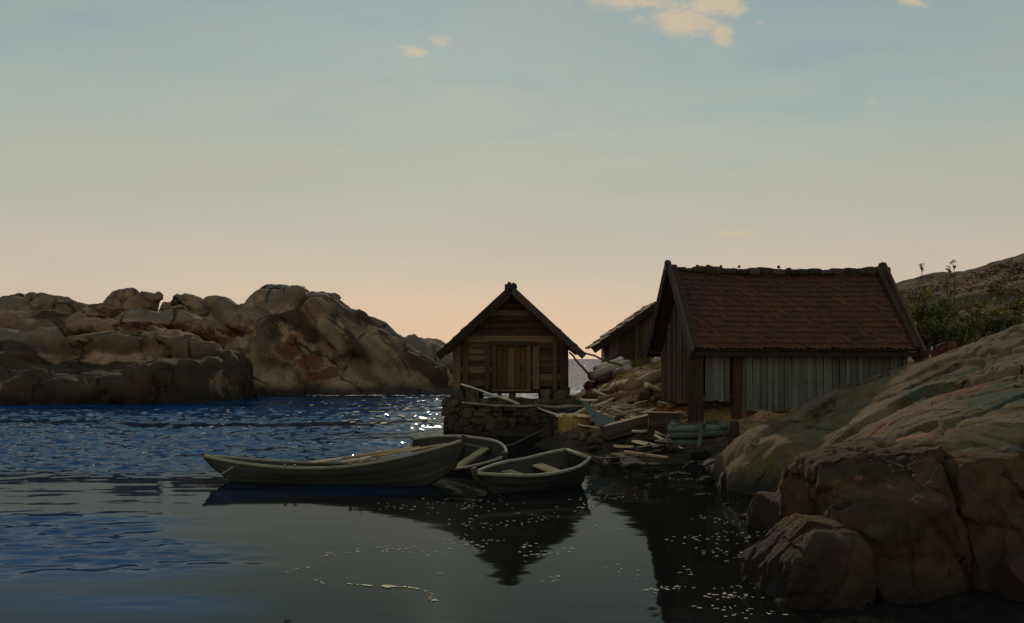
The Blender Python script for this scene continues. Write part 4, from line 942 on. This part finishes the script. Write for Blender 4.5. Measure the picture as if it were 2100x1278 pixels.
# ------------------------------------------------------------------ poles, planks, logs and other gear
def wpath(a, b, n=7, amp=.02, seed=0, sagz=0.0):
    r = random.Random(seed); a, b = Vector(a), Vector(b)
    return [a.lerp(b, i/(n-1))+Vector((r.uniform(-amp, amp), r.uniform(-amp, amp), r.uniform(-amp, amp)-sagz*4*(i/(n-1))*(1-i/(n-1)))) for i in range(n)]
def pole(name, a, b, r0, r1, mat, label, cat, group=None, seg=8, amp=.02, n=7, seed=0, sagz=0., rough=.08):
    m = MB(seed); c = (Vector(a)+Vector(b))/2; pts = [p-c for p in wpath(a, b, n, amp, seed, sagz)]
    m.tube(pts, [r0+(r1-r0)*i/(n-1) for i in range(n)], seg, rough)
    return tag(m.build(name, M[mat], None, True, c), label, cat, group)
def plank(name, a, b, wd, th, mat, label, cat, group=None, up=(0, 0, 1), seed=0):
    m = MB(seed); c = (Vector(a)+Vector(b))/2; m.beam(Vector(a)-c, Vector(b)-c, wd, th, up, .01)
    return tag(m.build(name, M[mat], None, False, c), label, cat, group)
g = 'poles leaning about the small shed'
pole('pole', P(948, 826, 34.2), P(1200, 832, 33.6), .03, .05, 'grey_log', 'long pale pole lying level across the front of the stone pier', 'pole', g, amp=.025, n=9, seed=1, sagz=.06)
pole('pole', P(944, 787, 34.3), P(1065, 828, 34.1), .028, .04, 'grey_log', 'pale pole slanting down across the left of the pier', 'pole', g, seed=2)
pole('pole', P(1104, 836, 34.1), P(1172, 862, 32.5), .03, .035, 'grey_log', 'short pole leaning off the pier front towards the stump', 'pole', g, seed=3)
pole('pole', P(1186, 719, 35.2), P(1280, 752, 37.5), .028, .04, 'brown_log', 'upper thin pole running from the shed eave to the log pile', 'pole', g, seed=4)
pole('pole', P(1168, 724, 35.3), P(1208, 768, 36.2), .028, .04, 'brown_log', 'lower thin pole propped steeply against the shed eave', 'pole', g, seed=5)
pole('pole', P(1350, 850, 29.6), P(1332, 905, 28.2), .018, .026, 'pale_wood', 'thin pale stick leaning on the brown timber box', 'stick', None, seed=6)
pole('pole', P(1295, 855, 29.8), P(1328, 880, 29.0), .03, .03, 'pale_wood', 'pale short stick sloping down right of the brushwood', 'stick', None, seed=7)
pole('pole', P(1382, 868, 27.8), P(1378, 905, 27.4), .035, .05, 'grey_log', 'short grey stake at the left end of the timber crib', 'stake', None, seed=8)
pole('mooring_post', P(1436, 868, 26.9)-Vector((0, 0, 0)), P(1434, 925, 26.6), .05, .06, 'crib', 'slim grey post standing in front of the timber crib', 'post', None, seed=9)
pole('mooring_post', P(1506, 866, 26.4), P(1502, 950, 26.0), .11, .13, 'dark_timber', 'stout dark post at the right end of the timber crib', 'post', None, seed=10, amp=.01)
pole('mooring_post', P(1128, 862, 30.6), P(1128, 920, 30.3), .09, .1, 'dark_timber', 'dark stub post left of the yellowish stump', 'post', None, seed=11, amp=.01)
pole('pole', P(1912, 712, 28.6), P(1905, 738, 28.4), .02, .025, 'pale_wood', 'pale stick standing in the red rubble by the boathouse end', 'stick', None, seed=12)
# stump
def stump():
    root = empty('stump', (1.66, 30.4, .1), label='thick yellowish wooden stump with a pale rotten top', cat='stump')
    m = MB(101); n, sg = 7, 18; V = []; Fq = []; A = []
    for i in range(n):
        f = i/(n-1)
        for k in range(sg):
            t = 2*math.pi*k/sg; rr = .43*(1+.10*math.sin(3*t+1)+.05*math.sin(5*t))*(1.06-.1*f); top = .09*math.sin(t*2+.7)+.06*math.sin(t*5) if i == n-1 else 0
            V.append((rr*math.cos(t), rr*math.sin(t), -.35+f*1.02+top))
    Fq = [(i*sg+k, i*sg+(k+1) % sg, (i+1)*sg+(k+1) % sg, (i+1)*sg+k) for i in range(n-1) for k in range(sg)]; Fq.append(tuple((n-1)*sg+k for k in range(sg)))
    mesh_obj('trunk', V, Fq, M['yellow_wood'], root, {'rnd': ('F', [.5]*len(V))}, True)
    m = MB(102)
    for k in range(16):
        t = m.r.uniform(0, 6.28); rr = m.r.uniform(.1, .4); m.stone((rr*math.cos(t), rr*math.sin(t), .68+m.r.uniform(0, .04)), (.12, .1, .05), k, 3)
    m.build('rotten_top', M['pale_wood'], root, True)
stump()
# blue-grey broken plank with its cross piece
def blue_plank():
    c0 = G(1240, 888, 30.8, .05); Yb = c0.y-.1
    root = empty('broken_rudder', c0, label='blue grey painted wedge shaped plank propped on the rubble, broken across', cat='plank')
    def L(px, py, Y): return P(px, py, Yb+(Y-30.5)*.8)-root.location
    def slab(pts, th, name):
        c = [Vector(p) for p in pts]; nrm = Vector((.1, .95, .3)).normalized(); n = len(c)
        V = [p-nrm*th/2 for p in c]+[p+nrm*th/2 for p in c]
        Fq = [tuple(range(n)), tuple(range(2*n-1, n-1, -1))]+[(i, n+i, n+(i+1) % n, (i+1) % n) for i in range(n)]
        mesh_obj(name, V, Fq, M['blue_wood'], root, {'rnd': ('F', [.5]*2*n)})
    slab([L(1192, 822, 31.2), L(1207, 824, 31.2), L(1217, 845, 31.0), L(1208, 848, 31.0)], .06, 'tongue')
    slab([L(1209, 850, 30.9), L(1219, 844, 31.0), L(1268, 866, 30.8), L(1236, 888, 30.5)], .07, 'blade')
blue_plank()
m = MB(111); c = G(1285, 888, 29.9, .1)+Vector((0, -.1, .14)); m.box((0, 0, 0), (1.25, .5, .36), (0, R(-14), R(8)), .02); m.box((.0, -.27, .05), (1.2, .05, .2), (0, R(-14), R(8)), .02)
tag(m.build('timber_trough', M['dark_timber'], None, False, c), 'dark brown slanting timber trough just under the blue grey plank', 'trough')
m = MB(112); c = G(1360, 896, 28.9)+Vector((0, -.1, .3))
for k in range(4): m.box((0, -.02*k, -.28+.17*k), (.78, .55, .16), (0, R(2), R(-6)), .02)
tag(m.build('timber_box', M['dark_timber'], None, False, c), 'squat brown timber box left of the boathouse corner post', 'box')
# timber crib in front of the boathouse
def crib():
    root = empty('timber_crib', P(1432, 915, 27.0), label='weathered blue grey log crib filled in below the boathouse corner', cat='crib')
    r = random.Random(4)
    for i in range(5):
        m = MB(120+i); z = .42-.17*i
        m.tube(wpath((-.74-.02*i, -.05, z), (.72+.03*i, .1, z+.06*math.sin(i*2)), 6, .015, i), [.085, .095, .09, .1, .09, .085], 8, .1); m.build('log', M['crib'], root, True)
    for i, x in enumerate((-.6, .1, .62)):
        m = MB(130+i); m.tube(wpath((x, -.1, .50), (x+.05, 1.1, .52), 4, .02, i), .08, 8, .1); m.build('cross_log', M['crib'], root, True)
    m = MB(135)
    for k in range(24): m.stone((r.uniform(-.6, .6), r.uniform(.2, .9), r.uniform(.0, .45)), (r.uniform(.1, .2),)*3, k+900, 4)
    m.build('rubble_fill', M['pier_stone'], root, True)
crib()
g = 'logs heaped between the sheds'
def log(a, b, r, mat, label, seed, seg=10):
    root = pole('log', a, b, r, r*.9, mat, label, 'log', g, seg, .012, 8, seed, rough=.07); return root
log(G(1204, 790, 36.6, .1), G(1288, 758, 38.2, .1), .17, 'grey_log', 'thick silver log lowest in the heap beside the small shed', 31)
log(G(1212, 772, 37.2, .1), G(1290, 745, 38.6, .1), .15, 'grey_log', 'silver log lying over the thick one in the heap beside the small shed', 32)
log(G(1222, 758, 38.0, .1), G(1275, 738, 39.2, .1), .12, 'grey_log', 'thinnest silver log on top of the heap beside the small shed', 33)
log(G(1222, 776, 36.4, .1), G(1206, 794, 35.8, .1), .16, 'red_wood', 'short dark reddish log end poking out of the heap', 34)
log(G(1324, 791, 32.2, .1), G(1362, 806, 32.0, .1), .08, 'pale_wood', 'freshly cut pale log sticking out at the boathouse gable', 35)
log(G(1200, 818, 33.6, .1), G(1262, 800, 34.4, .1), .10, 'brown_log', 'brown log with split end lying above the long pole', 36)
log(G(1262, 798, 34.0, .1), G(1296, 790, 34.8, .1), .20, 'brown_log', 'stubby brown log with hollow end in the middle of the slope', 37)
log(G(1290, 800, 33.6, .1), G(1372, 762, 34.6, .1), .20, 'brown_log', 'thick bent brown trunk reaching up to the boathouse gable', 38, 12)
log(G(1230, 822, 32.6, .1), G(1330, 806, 33.2, .1), .13, 'brown_log', 'long brown log lying flat above the brushwood', 39)
log(G(1342, 742, 35.8, .1), G(1368, 730, 36.2, .1), .12, 'pale_wood', 'stub of pale log under the boathouse left eave', 40)
# brushwood bundle
def rubble():
    r = random.Random(23); g = 'rough stones in the rubble between the sheds'
    protos = []
    for k in range(5):
        p, Fq = rock_verts(12, (1, .75, .6), 820+k, 3.2, 8, (.55, .9), .1, 1.6)
        protos.append((p, Fq, [M['shore'], M['pier_stone'], M['rock_near']][k % 3]))
    objs = {}
    for i in range(64):
        px, py = r.uniform(1180, 1395), r.uniform(800, 925)
        v = G(px, py, 30, .02); k = i % 5; sc = r.uniform(.08, .24)
        if k not in objs:
            p, Fq, m_ = protos[k]; objs[k] = o = mesh_obj('stone', p, Fq, m_, None, {'tint': ('C', np.zeros((len(p), 4)))}, True)
        else: o = objs[k].copy(); COL.objects.link(o)
        o.location = v; o.scale = (sc, sc, sc*r.uniform(.7, 1.1)); o.rotation_euler = (r.uniform(-.3, .3), r.uniform(-.3, .3), r.uniform(0, 6))
        tag(o, 'rough angular stone in the rubble slope between the small shed and the boathouse', 'stone', g)
    g = 'broken sticks in the rubble between the sheds'; st = None
    for i in range(22):
        px, py = r.uniform(1190, 1390), r.uniform(800, 915); v = G(px, py, 30, .1)
        if st is None:
            m = MB(321); m.tube(wpath((-.45, 0, 0), (.45, .03, .02), 6, .025, 3), [.03, .034, .03, .028, .026, .018], 6, .12); st = o = m.build('stick', M['grey_log'], None, True)
        else: o = st.copy(); COL.objects.link(o)
        sc = r.uniform(.5, 1.3); o.location = v; o.scale = (sc,)*3; o.rotation_euler = (r.uniform(-.2, .2), r.uniform(-.45, .45), r.uniform(-.9, .9))
        tag(o, 'weathered broken stick lying on the rubble slope between the sheds', 'stick', g)
rubble()
def brush():
    m = MB(140); c = G(1262, 843, 31.2, .15); r = random.Random(8)
    for k in range(90):
        a = Vector((r.uniform(-.55, .5), r.uniform(-.3, .4), r.uniform(-.25, .12))); d = Vector((r.uniform(.2, .6), r.uniform(-.2, .2), r.uniform(-.3, .15)))
        m.tube([a, a+d*.5+Vector((0, 0, r.uniform(0, .06))), a+d], [.014, .012, .007], 4)
    tag(m.build('brushwood', M['grey_log'], None, False, c), 'tangled grey brown bundle of brushwood behind the blue grey plank', 'brushwood')
brush()
g = 'driftwood boards by the water edge'
plank('driftwood', G(1258, 915, 27.6, .05), G(1300, 918, 27.4, .05), .16, .05, 'pale_wood', 'short pale driftwood board lying at the water edge', 'driftwood', g, seed=51)
plank('driftwood', G(1302, 905, 27.9, .05), G(1345, 916, 27.5, .05), .2, .05, 'pale_wood', 'orange tinged driftwood board beside the pale one', 'driftwood', g, seed=52)
plank('driftwood', G(1280, 928, 26.9, .05), G(1370, 940, 26.3, .05), .12, .05, 'brown_log', 'long brown driftwood board along the wet shore', 'driftwood', g, seed=53)
plank('driftwood', G(1196, 934, 26.6, .05), G(1255, 944, 26.0, .05), .14, .06, 'brown_log', 'brown board touching the stern of the smallest rowboat', 'driftwood', g, seed=54)
def rope_coil():
    m = MB(150); c = G(1362, 918, 27.2, .05); r = random.Random(3)
    pts = [Vector((.22*math.cos(t*.9)*(1-t*.03)+.03*math.sin(3*t), .16*math.sin(t*.9), .05+.022*t/2+.06*max(0, math.sin(t*.45)))) for t in np.linspace(0, 14, 60)]
    m.tube(pts, .018, 5); m.tube([pts[0], (-.25, -.1, .06), (-.5, -.05, .02), (-.7, -.12, .0)], .018, 5); m.tube([pts[-1], (.02, -.1, .22), (.1, -.12, .3), (.16, -.05, .26)], .018, 5)
    tag(m.build('rope', M['rope'], None, True, c), 'loose pale coil of rope on the shore below the timber crib', 'rope')
rope_coil()
def line(name, pts, label):
    m = MB(151); c = Vector(pts[0]); m.tube([Vector(p)-c for p in pts], .012, 5); tag(m.build(name, M['rope'], None, True, c), label, 'rope')
line('mooring_line', [P(478, 958, 20.95), P(455, 972, 21.0), P(430, 978, 21.05)] , 'thin mooring line hanging at the stern of the long boat')
line('mooring_line', [P(942, 908, 20.7), P(990, 918, 23), P(1050, 912, 26), P(1120, 878, 30.2)], 'slack mooring line from the high stem of the long boat to the dark stub post')
line('mooring_line', [P(1180, 924, 21.7), P(1230, 940, 23.2), P(1300, 936, 25), P(1362, 920, 27.0)], 'slack mooring line from the smallest rowboat to the rope coil ashore')
# oars in the long boat
def oar(a, b, label):
    a, b = Vector(a), Vector(b); c = (a+b)/2; root = empty('oar', c, label=label, cat='oar', group='oars laid in the long boat')
    d = (b-a); m = MB(160); m.tube([a-c, a-c+d*.72], [.026, .03], 6); m.build('shaft', M['pale_wood'], root, True)
    m = MB(161); m.beam(a-c+d*.70, b-c, .12, .022, (0, 0, 1)); m.build('blade', M['pale_wood'], root)
oar(P(915, 911, 20.95), P(700, 947, 21.35), 'pale oar laid inside along the long boat, its blade towards the stern')
oar(P(860, 917, 21.5), P(640, 948, 21.7), 'second pale oar lying behind the first in the long boat')

# red rubble at the far end of the boathouse
g = 'red brown rubble stones by the boathouse end'
for i, (px, py, r) in enumerate([(1885, 728, .22), (1905, 732, .26), (1928, 722, .24), (1892, 742, .2), (1945, 716, .26), (1915, 745, .22)]):
    p, Fq = rock_verts(14, (r, r*.8, r*.7), 300+i, 2.8, 7, (.6, .9), .05, 2.4); v = P(px, py, 28.6)
    RT = np.zeros((len(p), 4)); RT[:, :3] = lin(92, 52, 38); RT[:, 3] = .9
    tag(mesh_obj('rubble_stone', p, Fq, M['rock_near'], None, {'tint': ('C', RT)}, True, v), 'red brown stone in the rubble at the right end of the boathouse', 'stone', g)

# ------------------------------------------------------------------ vegetation
def leaves_mesh(mb, centers, rads, n, size, rng, flat=1.0):
    for c, r in zip(centers, rads):
        sh = rng.uniform(-.22, .22)
        for k in range(n):
            d = Vector((rng.gauss(0, 1), rng.gauss(0, 1), rng.gauss(0, 1)*flat)); d.normalize(); p = Vector(c)+d*r*rng.uniform(.25, 1.0)**.6
            a = Vector((rng.gauss(0, 1), rng.gauss(0, 1), rng.gauss(0, .6))).normalized(); b = a.cross(Vector((rng.gauss(0, 1), rng.gauss(0, 1), rng.gauss(0, 1)))).normalized(); s = size*rng.uniform(.6, 1.4)
            mb.add([p-a*s, p-b*s*.45, p+a*s, p+b*s*.45], [(0, 1, 2, 3)], min(1, max(0, rng.uniform(.15, .8)+sh)))
def shrub(px, pytop, Y, wpx, hgt, label, seed, mat='leaf', n=76, nc=24, size=.05, group='shrubs behind the boathouse'):
    top = P(px, pytop, Y); rng = random.Random(seed); wd = wpx/F*Y; base = Vector((top.x, Y, top.z-hgt))
    root = empty('shrub', base, label=label, cat='shrub', group=group); st = MB(seed); cs, rs = [], []
    for k in range(nc):
        a = rng.uniform(0, 6.28); f = rng.uniform(.25, 1.0); rr = wd/2*rng.uniform(.1, 1)*(1.1-.5*f)
        c = Vector((rr*math.cos(a), rr*math.sin(a)*.8, hgt*f*rng.uniform(.75, 1.0))); cs.append(c); rs.append(hgt*rng.uniform(.10, .2))
        st.tube([(rng.uniform(-.1, .1), rng.uniform(-.1, .1), -.15), c*.5+Vector((0, 0, .08*hgt)), c+Vector((0, 0, rs[-1]*.7))], [.03, .02, .008], 5)
    st.build('stem', M['twig'], root, True)
    lm = MB(seed+1); leaves_mesh(lm, cs, rs, n, size, rng); lm.build('foliage', M[mat], root)
shrub(1885, 598, 33, 110, 1.9, 'leafy green shrub tight behind the boathouse right gable', 401)
shrub(1945, 595, 34, 120, 2.0, 'tallest mid green shrub in the middle of the thicket', 402)
shrub(2005, 610, 34, 120, 1.8, 'round green shrub right of the tallest one', 403, 'leaf')
shrub(1900, 660, 31.5, 110, 1.3, 'dark low shrub in the hollow beside the boathouse roof', 404, 'leaf_dark', 50)
shrub(1965, 660, 31, 130, 1.2, 'dark low shrub at the front of the thicket', 405, 'leaf_dark', 50)
shrub(2040, 650, 31, 120, 1.0, 'dark low bush where the thicket meets the outcrop', 406, 'leaf_dark', 50)
shrub(2085, 605, 33, 90, 1.2, 'light green shrub at the right edge of the photo', 407, 'leaf', 50)
shrub(2030, 575, 44, 90, 1.0, 'small dark bush higher on the hillside', 408, 'leaf_dark', 40, 14)
shrub(1855, 620, 36, 60, 1.6, 'narrow shrub just showing past the roof gable', 409, 'leaf', 40, 16)
shrub(2075, 640, 31.5, 100, 1.1, 'leafy bush just above the outcrop crest near the right edge', 410, 'leaf', 50)
shrub(2110, 585, 36, 110, 1.5, 'tall shrub cut off by the right edge of the photo', 411, 'leaf_dark', 50)
shrub(1985, 640, 32, 90, 1.0, 'small yellow green bush in front of the round shrub', 412, 'leaf', 44, 18)
shrub(1925, 625, 32.5, 80, 1.3, 'yellowish shrub between the gable and the tallest shrub', 413, 'leaf', 50, 20)
def sapling(px, pytop, Y, pyb, label, seed):
    a = P(px, pyb, Y); b = P(px+random.Random(seed).uniform(-4, 4), pytop, Y); root = empty('sapling', a, label=label, cat='sapling', group='thin saplings above the thicket'); rng = random.Random(seed)
    d = b-a; m = MB(seed); m.tube([(0, 0, -.2), d*.5+Vector((.03, 0, 0)), d], [.022, .016, .008], 5); m.build('stem', M['twig'], root, True)
    lm = MB(seed+1); cs = [d*.98, d*.86+Vector((.03, 0, 0)), d*.6+Vector((-.06, 0, 0)), d*.4+Vector((.05, 0, 0)), d*.2]; leaves_mesh(lm, cs, [.10, .06, .09, .12, .15], 26, .035, rng); lm.build('foliage', M['leaf_dark'], root)
sapling(1889, 543, 34, 615, 'thin sapling with one round tuft nearest the roof gable', 421)
sapling(1946, 548, 34.5, 610, 'shorter of the two close thin saplings on the skyline', 422)
sapling(1957, 538, 34.6, 610, 'taller of the two close thin saplings on the skyline', 423)
def heather_cover():
    q = []; rng = random.Random(77); m = MB(78)
    for k in range(520):
        x, y = rng.uniform(11.5, 30), rng.uniform(33.5, 60); z = float(HILL(np.array([[x, y]]))[0]) if y > 36 else max(gz(x, y), 2.3)
        if y <= 36 and x > 15: continue
        leaves_mesh(m, [(x, y, z+.05)], [rng.uniform(.2, .5)], 26, .08, rng, .5)
    tag(m.build('heather', M['heather']), 'low brown heather scrub covering the hillside', None, None, 'stuff')
heather_cover()
def grass():
    m = MB(90); rng = random.Random(91)
    for (px, py, Y, sp, n, h) in [(1290, 728, 40.5, .5, 240, .4), (1345, 740, 38.2, .3, 60, .25), (1215, 803, 35.4, .7, 240, .12), (1250, 796, 35.2, .5, 160, .14), (1280, 772, 36.6, .35, 90, .14), (1470, 868, 27.9, .5, 120, .12), (1930, 735, 27.8, .5, 90, .2), (1870, 748, 27, .3, 40, .16), (1070, 808, 38.6, .6, 70, .12)]:
        c = P(px, py, Y)
        for k in range(n):
            x, y = c.x+rng.gauss(0, sp*.5), c.y+rng.gauss(0, sp*.5); z = max(c.z-.12, 0) if Y < 27.5 or px > 1800 else gz(x, y)
            hh = h*rng.uniform(.5, 1.3); lean = Vector((rng.gauss(0, .35), rng.gauss(0, .35), 1))*hh; wv = Vector((.012, .004, 0)); b = Vector((x, y, z-.04))
            m.add([b-wv, b+wv, b+lean*.6+wv*.6, b+lean, b+lean*.6-wv*.6], [(0, 1, 2, 3, 4)])
    tag(m.build('grass', M['grass']), 'dry yellow green grass tufts between the sheds', None, None, 'stuff')
grass()

# ------------------------------------------------------------------ foamy flecks and painted sun glints on the water
def foam_glints():
    rng = random.Random(61); V, Fq = [], []
    def fleck(x, y, lx, ly):
        n = 8; b = len(V); ph = rng.uniform(0, 6.28)
        for k in range(n):
            t = 2*math.pi*k/n; rr = rng.uniform(.6, 1.1); V.append((x+lx*rr*math.cos(t), y+ly*rr*math.sin(t), .005))
        V.append((x, y, .009)); Fq.extend([(b+k, b+(k+1) % n, b+n) for k in range(n)])
    def run(px0, py0, px1, py1, n, jx=6, jy=4, s=.018):
        for k in range(int(n*.75)):
            f = rng.random(); px = px0+(px1-px0)*f+rng.gauss(0, jx); py = py0+(py1-py0)*f+rng.gauss(0, jy); v = PW(px, py)
            fleck(v.x, v.y, s*rng.uniform(.4, 1.8), s*rng.uniform(.4, 1.3))
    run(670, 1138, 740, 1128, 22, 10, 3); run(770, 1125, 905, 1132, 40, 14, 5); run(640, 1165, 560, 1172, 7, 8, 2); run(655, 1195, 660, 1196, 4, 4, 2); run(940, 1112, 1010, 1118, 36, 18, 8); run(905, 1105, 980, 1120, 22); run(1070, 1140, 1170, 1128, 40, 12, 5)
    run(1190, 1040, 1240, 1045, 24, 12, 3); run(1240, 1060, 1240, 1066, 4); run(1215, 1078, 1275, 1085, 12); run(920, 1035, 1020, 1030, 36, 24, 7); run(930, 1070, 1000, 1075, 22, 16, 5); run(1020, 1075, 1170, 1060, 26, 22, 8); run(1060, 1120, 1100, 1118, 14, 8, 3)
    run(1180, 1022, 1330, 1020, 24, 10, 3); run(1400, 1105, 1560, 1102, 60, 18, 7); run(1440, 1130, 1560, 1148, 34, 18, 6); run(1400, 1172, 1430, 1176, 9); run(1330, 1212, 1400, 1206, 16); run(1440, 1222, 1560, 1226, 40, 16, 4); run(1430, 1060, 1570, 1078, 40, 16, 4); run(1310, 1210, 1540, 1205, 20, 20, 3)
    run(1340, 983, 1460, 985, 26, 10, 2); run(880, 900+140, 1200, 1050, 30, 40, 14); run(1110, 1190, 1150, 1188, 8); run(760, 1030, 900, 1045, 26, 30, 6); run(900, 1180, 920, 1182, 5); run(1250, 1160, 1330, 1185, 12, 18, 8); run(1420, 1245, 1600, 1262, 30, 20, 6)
    def far(px, py, s, z=.05):  # pale flecks painted as sun glitter on the far waves
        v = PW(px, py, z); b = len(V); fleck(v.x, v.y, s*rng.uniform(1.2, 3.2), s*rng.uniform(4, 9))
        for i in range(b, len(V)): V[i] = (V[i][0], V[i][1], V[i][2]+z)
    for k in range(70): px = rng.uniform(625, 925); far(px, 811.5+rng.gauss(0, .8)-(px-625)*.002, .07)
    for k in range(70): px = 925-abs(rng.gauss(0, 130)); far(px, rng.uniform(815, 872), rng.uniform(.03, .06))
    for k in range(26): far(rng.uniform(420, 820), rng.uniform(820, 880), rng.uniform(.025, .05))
    # the curling streak near the bottom
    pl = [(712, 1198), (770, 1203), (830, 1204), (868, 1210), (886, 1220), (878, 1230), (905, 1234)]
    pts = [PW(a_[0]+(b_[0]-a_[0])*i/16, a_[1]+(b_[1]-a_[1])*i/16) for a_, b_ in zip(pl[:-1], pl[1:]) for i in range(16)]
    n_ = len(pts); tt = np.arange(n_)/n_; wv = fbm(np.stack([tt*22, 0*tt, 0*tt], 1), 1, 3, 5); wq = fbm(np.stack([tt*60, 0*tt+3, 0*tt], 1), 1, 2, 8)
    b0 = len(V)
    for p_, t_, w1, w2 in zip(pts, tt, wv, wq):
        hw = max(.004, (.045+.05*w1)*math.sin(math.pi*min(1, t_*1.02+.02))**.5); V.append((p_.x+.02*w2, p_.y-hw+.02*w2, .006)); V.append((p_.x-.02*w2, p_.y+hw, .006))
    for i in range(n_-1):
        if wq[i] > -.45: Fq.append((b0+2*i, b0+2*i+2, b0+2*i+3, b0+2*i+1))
    tag(mesh_obj('foam_glints', V, Fq, M['foam_glints']), 'scattered pale foamy flecks and painted sun glints on the inlet and far water', None, None, 'stuff')
foam_glints()
